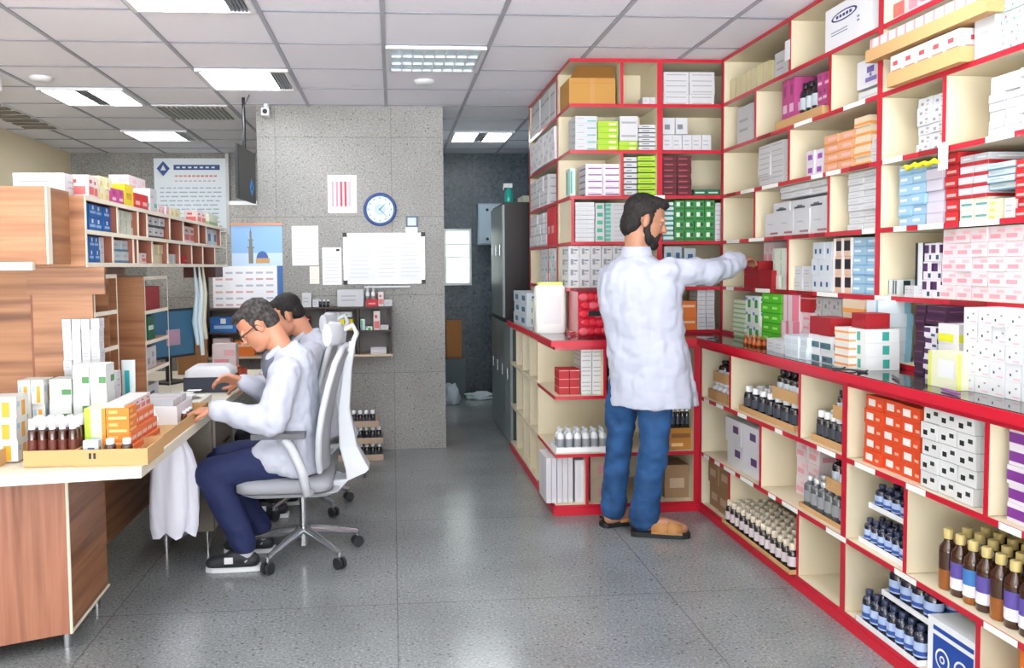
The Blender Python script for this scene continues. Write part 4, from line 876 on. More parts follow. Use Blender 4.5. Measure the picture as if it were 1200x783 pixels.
for i, x in enumerate((-.565, -.535, -.505)): bottle('darkvial', .011, .055, (x, 6.62, 1.1575), 'tiny dark vial on the wall shelf top, '+ORD[i]+' of three', 'tiny dark vials', 0, 'vial')
for i, x in enumerate((-.36+.16, -.155)): bottle('clear', .018, .14, (x-.0, 6.665, 1.1575), 'clear bottle on wall shelf top behind pink box, '+ORD[i], 'clear shelf bottles', 0, 'glass_bottle')
# trays of bottles on the floor by the pillar
for k in range(3):
    n = 6 if k == 2 else 7; z = .001+k*.128
    open_tray(.34-(.03 if k == 2 else 0), .2, .045, M('#b9a08c', .8), -.43, 6.35, z, 0, ('bottom', 'middle', 'top')[k]+' cardboard tray of white-capped bottles stacked by the pillar')
    for i in range(n):
        bottle('darkvial', .021, .12 if k < 2 else .115, (-.43+.027+i*.0465 if k < 2 else -.43+.027+i*.047, 6.395, z+.0045), 'white-capped dark bottle, '+ORD[i]+' along, '+('bottom', 'middle', 'top')[k]+' floor tray by pillar', 'bottles in floor trays', 0)
# television hung from the ceiling
e = empty('television', (0, 0, 0), 'black television hanging from the ceiling beside the pillar', 'television')
a, b_ = Vector((-1.075, 6.08, 0)), Vector((-1.045, 6.66, 0)); d = (b_-a).normalized(); nn = Vector((d.y, -d.x, 0))
def slab(p0, p1, z0, z1, t0, t1, mat):
    q = [p0+nn*t0, p1+nn*t0, p1+nn*t1, p0+nn*t1]; return MB().prism([(v.x, v.y) for v in q][::-1] if False else [(v.x, v.y) for v in q], z0, z1, mat)
slab(a, b_, 1.96, 2.34, -.02, 0, M('#0c0d10', .4)).build('housing', e)
slab(a+d*.015, b_-d*.015, 1.975, 2.325, .0005, .003, M('#06070a', .4)).build('screen', e)
mb = MB(); c = a+d*.42; bl = M('#2c86c4', .4, emit=.5)
P = lambda s_, z: tuple(c+d*s_+nn*.004+Vector((0, 0, z)))
mb.add([P(-.07, 2.07), P(0, 2.0), P(.07, 2.07), P(0, 2.14)], [(0, 1, 2, 3), (3, 2, 1, 0)], bl); mb.add([tuple(Vector(P(-.03, 2.05))+nn*.001), tuple(Vector(P(.03, 2.05))+nn*.001), tuple(Vector(P(0, 2.11))+nn*.001)], [(0, 1, 2), (2, 1, 0)], M('#0b1c30', .4)); mb.build('emblem', e)
MB().cyl((-1.08, 6.4, 2.34), (-1.08, 6.4, CEIL-.001), .012, .012, BLACK).build('pole', e)
MB().tube([(-1.06, 6.2, 2.335), (-1.03, 6.1, 2.45), (-1.05, 6.2, 2.6), (-1.02, 6.3, CEIL-.002)], .004, M('#55585e', .5)).build('cord', e)
# framed sign on the far wall
e = empty('wall_sign', (-2.56, 9.449, 1.86), 'white notice sign with blue emblem and header on the far granite wall', 'sign')
MB().box(0, -.02, 0, .76, -.001, .80, M('#e9f1f7', .4)).build('panel', e)
MB().box(.765, -.05, -.1, .80, -.001, .85, M('#cfd0d2', .4)).build('frame_edge', e)
mb = MB(); bl = M('#2c4e8e', .5)
mb.add([(.03, -.022, .69), (.10, -.022, .61), (.17, -.022, .69), (.10, -.022, .77)], [(0, 1, 2, 3)], bl); mb.add([(.07, -.0225, .67), (.13, -.0225, .67), (.10, -.0225, .73)], [(0, 1, 2)], M('#dfe9f4', .5)); mb.build('emblem', e)
mb = MB().box(.21, -.0225, .675, .70, -.0205, .73, bl)
for i in range(7): mb.box(.24+i*.062, -.0235, .693, .275+i*.062, -.0226, .71, M('#e6edf6', .5))
mb.build('header', e)
mb = MB()
for i in range(10): mb.box(.22+i*.046, -.0225, .60, .22+i*.046+.034, -.0205, .618, M('#d98a80', .5))
for i in range(9): mb.box(.22+i*.05, -.0225, .55, .22+i*.05+.03, -.0205, .562, M('#dfa79c', .5))
for r_ in range(10):
    z = .06+r_*.046
    x = .06
    while x < .68: q = random.uniform(.03, .09); mb.box(x, -.0225, z, min(x+q, .71), -.0205, z+.012, M('#a9b6c6', .5)); x += q+.02
mb.build('lettering', e)

# ------------------------------------------------------------ desk and cabinetry on the side of the seated men
e = empty('desk', (-1.25, 3.2, 0), 'long wood-laminate desk with cream worktop edge where the men sit', 'desk')
off = Vector((-1.25, 3.2, 0))
def dk(poly): return [(x+1.25, y-3.2) for x, y in poly]
MB().prism(dk([(-.925, 3.13), (-.925, 6.1), (-3.0, 6.1), (-3.0, 2.83)]), .70, .74, EDGEW).build('desktop', e, .003)
mb = MB()
fp = dk([(-1.249, 3.279), (-1.27, 3.765), (-1.30, 3.765), (-2.6, 3.765), (-2.6, 2.72)])
mb.add([(*fp[4], .07), (*fp[0], .07), (*fp[0], .699), (*fp[4], .699)], [(0, 1, 2, 3)], WOODF)
mb.add([(*fp[0], .07), (*fp[1], .07), (*fp[1], .699), (*fp[0], .699)], [(0, 1, 2, 3)], WOODD)
mb.add([(*fp[1], .07), (*fp[3], .07), (*fp[3], .699), (*fp[1], .699)], [(0, 1, 2, 3)], WOODF)
mb.add([(*p, .07) for p in fp], [(4, 3, 2, 1, 0)], WOODF); mb.build('end_cabinet', e)
mb = MB(); q0, q1 = Vector((*fp[0], 0)), Vector((*fp[1], 0))
mb.cyl((q0.x+.003, q0.y-.003, .07), (q0.x+.003, q0.y-.003, .699), .006, .006, EDGEW); mb.cyl((q0.x+.003, q0.y-.002, .073), (q1.x+.003, q1.y, .073), .006, .006, EDGEW); mb.build('edge_trim', e)
MB().box(-.18, .56, .12, -.16, 2.4, .699, WOODD).build('modesty_panel', e)
for x, y in ((-.03, .12), (-.05, .50), (-.7, -.13)): MB().cyl((x, y, 0), (x, y, .069), .018, .018, CHROME).build('foot', e)
e = empty('drawer_pedestal', (-1.22, 4.34, 0), 'grey-brown pedestal on short metal feet under the desk', 'pedestal')
pdm = M('#6d6458', .5)
MB().box(0, 0, .12, .29, .5, .698, pdm).build('body', e, .004)
for i in range(2): d_ = MB().box(.291, .02, .14+i*.28, .305, .48, .40+i*.28, M('#7a7164', .5)).build('drawer', e); MB().box(.306, .18, .26+i*.28, .32, .32, .272+i*.28, CHROME).build('handle', d_)
for x, y in ((.04, .04), (.25, .04), (.04, .46), (.25, .46)): MB().cyl((x, y, 0), (x, y, .119), .014, .014, CHROME).build('foot', e)
# hanging plastic bag
mb = MB(); RR = []; rg = random.Random(5)
for j, (z, sc) in enumerate(((.70, .30), (.66, .5), (.60, .75), (.52, .92), (.42, 1.0), (.32, 1.02), (.24, .98), (.20, .88))):
    ring_ = []
    for i in range(28):
        t = 2*math.pi*i/28; k = sc*(1+.12*math.sin(5*t+j*.3)+.08*math.sin(9*t+j*.7)); ring_.append((.11*k*math.cos(t), .06*k*math.sin(t)*1.0, z+(.018*math.sin(6*t) if j == 7 else 0)))
    RR.append(ring_)
mb.rings(RR, M('#dcdbe6', .45)); e = empty('plastic_bag', (-1.06, 4.07, 0), 'white plastic bag hanging under the desk edge', 'bag'); mb.build('bag_body', e)
MB().tube([(-.02, 0, .66), (-.05, .02, .695)], .008, M('#dcdbe6', .45)).tube([(.03, 0, .66), (.06, .02, .695)], .008, M('#dcdbe6', .45)).build('handle', e)

# overhead shelf of the partition
OD = lambda ys, r: [(y-3.5, r) for y in ys]
oh = shelving('overhead_shelf', 'wooden overhead shelf with white edges crowded with cartons', (-1.22, 3.5, 0), 90, 2.86, .26, [1.490, 1.622, 1.757],
    OD((3.896, 4.202, 4.352, 4.785, 5.086, 5.48, 5.699, 6.16), 1)+OD((3.822, 4.116, 4.184, 4.431, 4.727, 4.987, 5.279, 5.582, 5.951), 0), [], body=M('#8a4f3a', .5), edge=EDGEW, th=.016)
MB().box(-.014, .0, 1.474, -.0005, .26, 1.757, WOODY).build('end_panel', oh)
MB().box(-.016, -.003, 1.472, 0, -.0005, 1.759, EDGEW).box(2.846, -.003, 1.472, 2.862, -.0005, 1.759, EDGEW).build('edge_trim', oh)
MB().box(2.55, .02, 1.40, 2.80, .24, 1.4735, M('#4a2119', .5)).build('end_box', oh)
sb = lambda nm, lbl, y, L, lv, par=None: shelving(nm, lbl, (-1.25, y, 0), 90, L, .24, lv, [], [], body=M('#8a4f3a', .5), edge=EDGEW, th=.016)
a1 = sb('desk_shelf', 'narrow wooden shelf stack on the desk nearer the viewer', 3.64, .30, [.757, .94, 1.12, 1.28, 1.44])
b1 = sb('desk_shelf', 'narrow wooden shelf stack on the desk beside the computer', 4.36, .44, [.757, .945, 1.095, 1.25, 1.425])
for s_, L in ((a1, .30), (b1, .44)):
    for x in (0, L-.012): MB().box(x, -.003, .741, x+.012, -.0025+.0, 1.44 if s_ is a1 else 1.425, EDGEW).box(x, 0.0025, .741, x+.012, .238, .7405+.0, EDGEW).build('edge_trim', s_)
    MB().box(-.013, -.001, .741, -.0005, .24, 1.44 if s_ is a1 else 1.425, WOODY).build('side_panel', s_)
# wooden partition panels
e = empty('wood_partition', (0, 0, 0), 'tall wooden partition panels standing on the desk under the overhead shelf', 'partition')
MB().box(-1.66, 3.88, .741, -1.27, 3.895, 1.473, WOODH).build('panel', e)
MB().box(-1.72, 3.84, .741, -1.49, 3.8785, 1.473, WOODH).build('panel', e)
MB().box(-1.41, 3.865, .741, -1.385, 3.8795, 1.47, M('#6b4230', .5)).build('edge_trim', e)
MB().box(-1.52, 3.9, .741, -1.505, 4.9, 1.473, WOODY).build('panel', e)
MB().box(-1.50, 3.60, 1.36, -1.19, 3.619, 1.4725, WOODH).build('panel', e)
e = empty('wood_cabinet', (0, 0, 0), 'large wooden upper cabinet nearest the viewer with cream ledge', 'cabinet')
MB().box(-3.2, 3.25, 1.484, -1.279, 3.49, 1.772, WOODH, {'r': WOODY}).build('body', e)
MB().box(-3.2, 3.22, 1.462, -1.32, 3.2495, 1.492, EDGEW).build('ledge', e)
MB().box(-3.2, 3.66, .741, -1.465, 3.80, 1.461, WOODH).build('lower_panel', e)
MB().box(-1.278, 3.2505, 1.484, -1.272, 3.29, 1.772, EDGEW).build('edge_trim', e)
MB().box(-2.6, 3.27, 1.773, -1.50, 3.45, 1.778, PAPER).build('top_sheet', e).parent = None
o = bpy.data.objects['top_sheet']; o.name = 'paper_sheet'; tag(o, 'white paper lying on top of the large wooden cabinet', 'paper')
o = MB().box(-1.495, 3.52, 1.7578, -1.33, 3.95, 1.785, M('#ecebee', .6)).build('paper_stack', None, .004); tag(o, 'white paper stack on the near end of the overhead shelf', 'paper')
# contents of the desk shelves
for x, z, L, h_, st, y, lbl in ((-1.27, .9458, .2, .11, 'greydots', 4.42, 'grey dotted box in the desk shelf beside the computer'), (-1.27, 1.2508, .28, .12, 'crimson', 4.44, 'crimson box in the desk shelf beside the computer'), (-1.27, 1.0958, .13, .12, 'darkgreen', 4.48, 'dark green box in the desk shelf beside the computer'), (-1.27, .7578, .2, .10, 'bwband', 4.45, 'black and white box at the desk shelf foot')):
    o = obj('small_box', carton_mesh(L, .15, h_, st)); o.location = (x, y, z); o.rotation_euler = (0, 0, math.pi/2); tag(o, lbl, 'box')
bottle('dark', .028, .12, (-1.32, 3.75, 1.2808), 'dark bottle with white label in the nearer desk shelf', None, 0)
bottle('dark', .026, .11, (-1.32, 3.78, 1.1208), 'dark bottle in the nearer desk shelf one level down', None, 0)
# desk: trays and goods
def mk(mb, w_, h_):
    for i in range(2): mb.box(w_*.20+i*.016, -.001, h_*.45, w_*.20+.009+i*.016, -.0002, h_*.8, BLACK)
open_tray(.262, .22, .062, CARD, -1.172, 3.16, .7405, 0, 'cardboard tray with orange cartons on the desk corner', mark=mk)
open_tray(.25, .22, .06, CARD, -1.70, 3.13, .7405, 0, 'cardboard tray at the very near end of the desk')
open_tray(.90, .12, .055, CARD, -.93-.12+.005, 3.43, .7405, 0, 'x y z w') if False else None
o = open_tray(.85, .17, .05, CARD, -.935, 3.46, .7405, math.pi/2, 'long cardboard tray along the desk edge with brown vials')
o = obj('small_box', carton_mesh(.055, .03, .085, 'bluemark')); o.location = (-1.15, 3.19, .745); tag(o, 'white tube box with blue stripe in the desk corner tray', 'box')
for i, x in enumerate((-1.055, -.995)): bottle('ambercap', .022, .09, (x, 3.20, .745), 'amber bottle with white cap beside orange cartons, '+ORD[i]+' of two', 'amber pair in the corner tray', 0)
STY['lime2'] = ('#e6f0c0', [(0, 0, .3, 1, '#b9dc3a'), (.35, .15, .8, .7, '#bcd9ee'), (.82, .0, 1, 1, '#f38a20')])
STY['orange2'] = ('#f58a1f', [(.1, .1, .9, .3, '#fbc07a'), (.1, .55, .5, .8, '#f9b060')])
STY['orange3'] = ('#f37a3a', [(.05, .3, .9, .6, '#f4cbb8'), (.1, .05, .8, .2, '#e0441e')])
for j in range(4):
    for i, (st, w_) in enumerate((('lime2', .078), ('orange2', .085))):
        o = obj('medicine_carton', carton_mesh(w_-.002, .1, .048, st)); o.location = (-1.165+(i*.08), 3.255, .7455+j*.0486)
        tag(o, ('lime and blue' if i == 0 else 'plain orange')+' carton over the amber pair, '+tier(j, 4)+' tier', 'carton', 'orange cartons in the corner tray')
for j in range(4):
    for i in range(5):
        o = obj('medicine_carton', carton_mesh(.068, .085, .05, 'orange3' if j < 3 else 'pinkprint')); o.location = (-.985-.012*j, 3.262+i*.07, .7455+(.047 if i > 2 else 0)*0+j*.0505); o.rotation_euler = (0, 0, math.pi/2)
        tag(o, ('orange and red carton' if j < 3 else 'white and pink carton')+', '+tier(j, 4)+' tier, '+ORD[i]+' along desk edge pile', 'carton', 'cartons along the desk edge')
for i in range(5):
    bottle('ambercap', .014, .05, (-.985-.025*(i % 2), 4.02+i*.03, .7458), 'brown vial in the long desk tray, '+ORD[i]+' along', 'brown vials in the long tray', 0, 'vial')
open_tray(.30, .26, .05, M('#e4e2dc', .6), -1.02, 4.32, .7405, math.pi/2+.0, 'white paper tray full of slips on the desk before the seated man', 'paper_tray') if False else None
e = empty('paper_tray', (-1.24, 4.36, .7405), 'pale tray full of paper slips beside the seated man hands', 'tray')
MB().box(0, 0, 0, .24, .34, .035, M('#dcd9cf', .6)).build('body', e, .003)
for i in range(14):
    px, py, a = random.uniform(.03, .16), random.uniform(.02, .26), random.uniform(-.5, .5)
    MB().box(0, 0, 0, .07, .045, .002, M(random.choice(['#f4f4f4', '#ffffff', '#e8e4da']), .6)).build('paper_slip', e, 0, (px, py, .036+i*.0022)).rotation_euler = (0, 0, a)
o = open_tray(.2, .3, .09, M('#e9e9ee', .5), -1.20, 3.95, .7405, 0, 'white tray filled with small packets behind the orange cartons', 'white_tray')
for i in range(5):
    o = obj('upright_packet', carton_mesh(.16, .04, .11, 'pinkwhite' if i % 2 else 'white')); o.location = (-1.18, 3.965+i*.052, .7448); tag(o, ('pink and white' if i % 2 else 'white')+' packet in the white desk tray, '+ORD[i]+' back', 'packet', 'packets in the white desk tray')
e = empty('toothpaste_tube', (-1.19, 3.88, .7405), 'white tube with teal stripe standing upright behind the orange cartons', 'tube')
mb = MB(); mb.rings([[(x*a_, y*b2, z) for x, y in rrect(-.03, -.02, .03, .02, .012)] for z, a_, b2 in ((.02, .8, 1.1), (.10, .9, .9), (.30, 1.0, .12), (.315, 1.0, .1))], M('#e6f0ee', .4)); mb.build('body', e)
MB().cyl((0, 0, 0), (0, 0, .022), .02, .018, M('#1f8f9a', .4)).build('cap', e)
MB().box(-.01, -.0225, .08, .01, -.0205, .27, M('#2aa0a8', .4)).build('stripe', e)
lump('plastic_bag', (-1.12, 3.74, .7405), .08, .07, .10, M('#e9ebee', .35), 'crumpled white plastic bag behind the green barred cartons', 'bag', 9, 5, .3)
# computer and printer
e = empty('monitor', (-1.40, 5.45, .7405), 'computer monitor with bluish screen on the desk', 'monitor', 62)
MB().box(-.20, -.012, .16, .20, .02, .47, M('#23303a', .4)).build('housing', e, .006); MB().box(-.185, -.014, .175, .185, -.0125, .455, M('#3f6a88', .25, emit=.1)).build('screen', e)
MB().box(-.06, -.0155, .24, .06, -.0143, .34, M('#a98aa0', .3, emit=.1)).build('window_image', e)
MB().cyl((0, .03, .0), (0, .03, .2), .02, .02, BLACK).build('stand', e); MB().box(-.1, -.06, 0, .1, .1, .012, BLACK).build('base', e, .003)
e = empty('printer', (-1.22, 4.98, .7405), 'small white and dark printer on the desk before the seated men', 'printer', 0)
MB().box(0, 0, 0, .27, .26, .09, M('#3c4250', .4)).build('base', e, .015)
mb = MB(); mb.rings([[(x, y, z) for x, y in rrect(a_, a_, .27-a_, .26-a_, .03)] for z, a_ in ((.091, 0), (.125, .005), (.15, .04))], M('#e3e4e8', .35)); mb.build('lid', e)
MB().box(.275-.004, .05, .03, .276, .21, .05, BLACK).build('paper_slot', e)
e = empty('hanging_strips', (-1.27, 5.55, 0), 'pale plastic strips hanging from the overhead shelf', 'strips')
for i, (x, y, z0, c_) in enumerate(((0, 0, .97, '#bcd5e0'), (.02, .04, .9, '#d5e2e8'), (.03, .10, 1.0, '#cfcab0'))):
    MB().tube([(x, y, 1.473), (x+.01, y+.01, 1.3), (x-.01, y+.015, 1.12), (x+.01, y, z0)], [.006, .014, .02, .012], M(c_, .4)).build('strip', e)
e = empty('shelf_post', (-1.36, 6.12, .7405), 'dark brown post carrying the far end of the overhead shelf', 'post')
MB().box(0, 0, 0, .03, .05, .732, M('#3a1d17', .5)).build('post', e)
MB().box(.03, .01, .3, .05, .04, .66, M('#1b1a1f', .5)).build('bracket', e)
lump('paper_bag', (-1.38, 5.9, .7405), .1, .08, .24, M('#9a7048', .8), 'tall crumpled brown paper bag by the dark post', 'bag', 14, 4, .25)
open_tray(.18, .22, .05, M('#c23a2a', .5), -1.17, 5.55, .7405, 0, 'red tray with orange goods on the far desk', 'red_tray')
o = obj('small_box', carton_mesh(.12, .1, .07, 'orange')); o.location = (-1.14, 5.6, .7455); tag(o, 'orange box in the red tray on the far desk', 'box')
o = obj('medicine_box', carton_mesh(.16, .1, .2, 'pinkwhite')); o.location = (-1.25, 5.92, .7405); tag(o, 'pink and white box on the far desk near the post', 'medicine box')
# ------------------------------------------------------------ office chairs
CHW = M('#c2c5ca', .4); CHG = M('#9a9ca2', .75)
def chair(cx, cy, label, rz=0):
    """chair facing -x"""
    e = empty('office_chair', (cx, cy, 0), label, 'chair', rz)
    for i in range(5):
        a = math.radians(150+72*i+18); r = .29; ex, ey = math.cos(a), math.sin(a)
        MB().tube([(0.03*ex, .03*ey, .135), (.14*ex, .14*ey, .115), (r*ex, r*ey, .078)], [.024, .02, .014], M('#b9bcc1', .2, .8)).build('base_leg', e)
        c = MB(); px, py = (r)*ex, r*ey
        t = Vector((-ey, ex, 0))
        for s_ in (-1, 1):
            p = Vector((px, py, .031))+t*s_*.013; c.cyl(p-t*.008, p+t*.008, .029, .029, M('#2a2b2f', .5), 16)
        k = c.build('caster', e); MB().cyl((px, py, .06), (px, py, .085), .009, .009, CHROME).build('stem', k)
    MB().cyl((0, 0, .06), (0, 0, .15), .032, .032, CHROME).cyl((0, 0, .15), (0, 0, .36), .018, .018, CHROME).build('column', e)
    MB().box(-.11, -.08, .335, .12, .08, .375, BLACK).build('mechanism', e, .01)
    mb = MB(); mb.rings([[(x, y, z) for x, y in rrect(-.30+a_, -.24+a_, .16-a_, .24-a_, .08, 6)] for z, a_ in ((.376, .03), (.385, .0), (.425, .0), (.44, .02), (.445, .06))], CHG); mb.build('seat', e)
    mb = MB(); mb.rings([[(x, y, z) for x, y in rrect(-.28+a_, -.235+a_, .19-a_, .235-a_, .07, 6)] for z, a_ in ((.355, .03), (.3755, .0))], CHW); mb.build('seat_pan', e)
    # back shell: curved mesh panel in a frame
    zs = [.47, .55, .66, .78, .90, 1.0, 1.04]; xs = [.13, .128, .135, .155, .185, .215, .235]; ws = [.17, .21, .235, .235, .22, .19, .15]
    mb = MB(); V = []
    for z, x, w_ in zip(zs, xs, ws):
        row = [(x-.035*(t*t)+.0, w_*t, z) for t in [k/6 for k in range(-6, 7)]]
        V.append(row+[(p[0]+.012, p[1], p[2]) for p in row[::-1]])
    mb.rings(V, M('#9fa2a8', .7)); mb.build('backrest', e)
    fr = MB(); L = [(x-.028, -w_-.004, z) for z, x, w_ in zip(zs, xs, ws)]; Rr = [(x-.028, w_+.004, z) for z, x, w_ in zip(zs, xs, ws)]
    top = [(xs[-1]-.02, -.08, 1.062), (xs[-1], 0, 1.07), (xs[-1]-.02, .08, 1.062)]
    fr.tube(L+top+Rr[::-1], .016, CHW, 10); fr.build('back_frame', e)
    sp = MB(); sp.rings([[(x+dx*.5*tx, y*w2, z+dx*tz) for dx, y in ((-1, -1), (1, -1), (1, 1), (-1, 1))] for x, z, w2, tx, tz in ((.06, .36, .07, .0, .03), (.20, .37, .075, .05, .035), (.27, .41, .075, .09, .02), (.28, .45, .07, .12, .0), (.235, .56, .05, .09, .0), (.215, .75, .04, .06, 0), (.235, .95, .03, .045, 0), (.262, 1.09, .026, .035, .0))], CHW, smooth=False)
    o = sp.build('spine', e, .008)
    MB().rings([[(.3+dx, y, z) for y, z in [(.03*math.cos(q), .44+.05*math.sin(q)) for q in [2*math.pi*k/16 for k in range(16)]]] for dx in (.005, .02)], M('#3c3e44', .5)).build('lever_slot', e)
    # headrest
    mb = MB(); mb.rings([[(.205+x+.06*(abs(y)/.13)**2*-1, y, 1.13+z) for x, z in [(.022*math.cos(q), .055*math.sin(q)) for q in [2*math.pi*k/14 for k in range(14)]]] for y in (-.13, -.12, -.07, 0, .07, .12, .13)], CHW); mb.build('headrest', e)
    MB().tube([(.262, 0, 1.08), (.285, 0, 1.13), (.265, 0, 1.17), (.22, 0, 1.145)], .014, CHW).build('headrest_arm', e)
    for s_ in (-1, 1):
        MB().tube([(.06, s_*.22, .385), (.05, s_*.275, .39), (.03, s_*.285, .50), (-.02, s_*.285, .62), (-.05, s_*.285, .66)], [.02, .022, .024, .024, .022], CHW).build('arm_bracket', e)
        MB().box(-.20, s_*.285-.035, .662, .05, s_*.285+.035, .688, M('#55575c', .5)).build('armrest', e, .01)
    return e
chair(-.47, 4.27, 'white and grey mesh office chair nearest the viewer under the bespectacled man')
chair(-.56, 5.14, 'white and grey mesh office chair further back behind the bespectacled man')

# ------------------------------------------------------------ people
def fuse(name, shapes, mat, vox=.006, smooth=4, parent=None, fold=None, mats=None):
    """shapes: ('c', p0, r0, p1, r1) tapered limb, ('e', centre, (rx,ry,rz), rotation euler) ellipsoid, ('r', rings) loft; joined into one continuous surface"""
    bm = bmesh.new()
    for s in shapes:
        if s[0] == 'c':
            p0, r0, p1, r1 = Vector(s[1]), s[2], Vector(s[3]), s[4]
            for p, r in ((p0, r0), (p1, r1)): bmesh.ops.create_icosphere(bm, subdivisions=2, radius=r, matrix=Matrix.Translation(p))
            d = p1-p0
            if d.length > 1e-5:
                q = d.to_track_quat('Z', 'Y').to_matrix().to_4x4(); q.translation = (p0+p1)/2
                bmesh.ops.create_cone(bm, cap_ends=True, segments=20, radius1=r0, radius2=r1, depth=d.length, matrix=q)
        elif s[0] == 'e':
            from mathutils import Euler
            m = Matrix.Translation(Vector(s[1])) @ Euler(s[3] if len(s) > 3 else (0, 0, 0)).to_matrix().to_4x4() @ Matrix.Diagonal((*s[2], 1))
            bmesh.ops.create_icosphere(bm, subdivisions=3, radius=1, matrix=m)
        else:
            R = s[1]; V = [[bm.verts.new(p) for p in ring_] for ring_ in R]; n = len(R[0])
            for j in range(len(R)-1):
                for i in range(n): bm.faces.new((V[j][i], V[j][(i+1) % n], V[j+1][(i+1) % n], V[j+1][i]))
            bm.faces.new(V[0][::-1]); bm.faces.new(V[-1])
    bmesh.ops.recalc_face_normals(bm, faces=bm.faces)
    me = bpy.data.meshes.new(name); bm.to_mesh(me); bm.free()
    o = bpy.data.objects.new(name, me); C.objects.link(o)
    r = o.modifiers.new('r', 'REMESH'); r.mode = 'VOXEL'; r.voxel_size = vox
    if smooth: k = o.modifiers.new('s', 'SMOOTH'); k.factor = .5; k.iterations = smooth
    dg = bpy.context.evaluated_depsgraph_get(); m2 = bpy.data.meshes.new_from_object(o.evaluated_get(dg)); o.modifiers.clear(); o.data = m2; bpy.data.meshes.remove(me)
    m2.materials.clear(); m2.materials.append(mat)
    if fold:
        co = [v.co.copy() for v in m2.vertices]; nr = [v.normal.copy() for v in m2.vertices]
        for v, c_, n_ in zip(m2.vertices, co, nr): v.co = c_+n_*fold(c_)
    m2.polygons.foreach_set('use_smooth', [True]*len(m2.polygons)); m2.update()
    o.parent = parent; return o
V3 = Vector
def limb(pts, rads): return [('c', pts[i], rads[i], pts[i+1], rads[i+1]) for i in range(len(pts)-1)]
def hand(wrist, fwd, pn, curl=.5, side=1, s=1.0):
    """wrist point, finger direction, palm normal (out of the palm), curl 0..1, side=thumb side sign"""
    f = V3(fwd).normalized(); n = (V3(pn)-f*V3(pn).dot(f)).normalized(); t = f.cross(n)*side; w0 = V3(wrist); out = []
    for k in range(4):
        o_ = (1.5-k)*.019*s
        out.append(('c', w0+f*.01+t*o_*.55, .015*s, w0+f*.085*s+t*o_, .0115*s))
        L = (.040, .045, .041, .033)[k]*s; p = w0+f*.085*s+t*o_; ang = 0; rr = .0092*s
        for seg in range(3):
            ang += curl*(.75 if seg else .6); d = f*math.cos(ang)+n*math.sin(ang); q = p+d*L*(1, .68, .55)[seg]
            out.append(('c', p, rr, q, rr*.92)); p = q; rr *= .92
    p = w0+f*.03*s+t*.028*s; a = w0+f*.062*s+t*.055*s+n*.02*s; b = a+(f*.03+n*.018-t*.008)*s*1.0
    out += [('c', w0+f*.015+t*.01, .016*s, p, .014*s), ('c', p, .0135*s, a, .0105*s), ('c', a, .0105*s, b, .0085*s)]
    return out
def head(c, fwd, s=1.0):
    """returns (skin shapes, frame function). c = skull centre, fwd = look direction"""
    f = V3(fwd).normalized(); side = f.cross(V3((0, 0, 1))).normalized(); up = side.cross(f).normalized()
    P = lambda a, b, d: V3(c)+(f*a+side*b+up*d)*s
    rot = Matrix((f, side, up)).transposed().to_euler()
    sh = [('e', P(-.012, 0, .035), (.098*s, .076*s, .088*s), rot), ('e', P(.022, 0, -.03), (.068*s, .062*s, .088*s), rot), ('e', P(.055, 0, -.088), (.034*s, .036*s, .026*s), rot),
          ('c', P(.085, 0, .012), .010*s, P(.108, 0, -.022), .0135*s), ('c', P(.10, .012, -.026), .008*s, P(.10, -.012, -.026), .008*s),
          ('c', P(.080, -.04, .022), .012*s, P(.080, .04, .022), .012*s), ('c', P(.082, -.016, -.052), .009*s, P(.082, .016, -.052), .009*s), ('c', P(.079, -.014, -.062), .009*s, P(.079, .014, -.062), .009*s),
          ('e', P(-.008, .078, -.008), (.018*s, .009*s, .032*s), rot), ('e', P(-.008, -.078, -.008), (.018*s, .009*s, .032*s), rot),
          ('c', P(.0, .045, -.07), .022*s, P(.05, .02, -.09), .02*s), ('c', P(.0, -.045, -.07), .022*s, P(.05, -.02, -.09), .02*s)]
    return sh, P, rot
SKIN = M('#c98a6c', .5); SKIN2 = M('#b07c60', .5); COAT = M('#b7bbcb', .75); COAT2 = M('#bcbfcc', .75)
def jean_mat():
    m = bpy.data.materials.new('denim'); m.use_nodes = True; n, l = nodes(m); b = n['Principled BSDF']
    tc = n.new('ShaderNodeTexCoord'); a = n.new('ShaderNodeTexNoise'); a.inputs['Scale'].default_value = 9; a.inputs['Detail'].default_value = 5
    l.new(tc.outputs['Object'], a.inputs['Vector']); r = ramp(n, [(.3, '#123a63'), (.7, '#24558a')]); l.new(a.outputs['Fac'], r.inputs[0]); l.new(r.outputs[0], b.inputs['Base Color']); b.inputs['Roughness'].default_value = .8
    return m
DENIM = jean_mat()
def folds(seed, amp, vx=14, vz=5):
    def f(c): 
        p = V3((c.x*vx, c.y*vx, c.z*vz+seed)); return amp*(noise.noise(p)+.5*noise.noise(p*2.1)+.5*noise.noise(V3((c.x*20, c.y*20, c.z*26+seed))) - .9*max(0., .22-abs(noise.noise(V3((c.x*9+seed, c.y*9, c.z*11)))))*1.6)
    return f
def hairmat(a, b_): 
    m = bpy.data.materials.new('hair'); m.use_nodes = True; n, l = nodes(m); q = n['Principled BSDF']
    tc = n.new('ShaderNodeTexCoord'); t = n.new('ShaderNodeTexNoise'); t.inputs['Scale'].default_value = 60; l.new(tc.outputs['Object'], t.inputs['Vector'])
    r = ramp(n, [(.35, a), (.65, b_)]); l.new(t.outputs['Fac'], r.inputs[0]); l.new(r.outputs[0], q.inputs['Base Color']); q.inputs['Roughness'].default_value = .75; return m
HAIRK = hairmat('#0c0a0a', '#221c1a'); HAIRG = hairmat('#1e1a1a', '#4d4745')
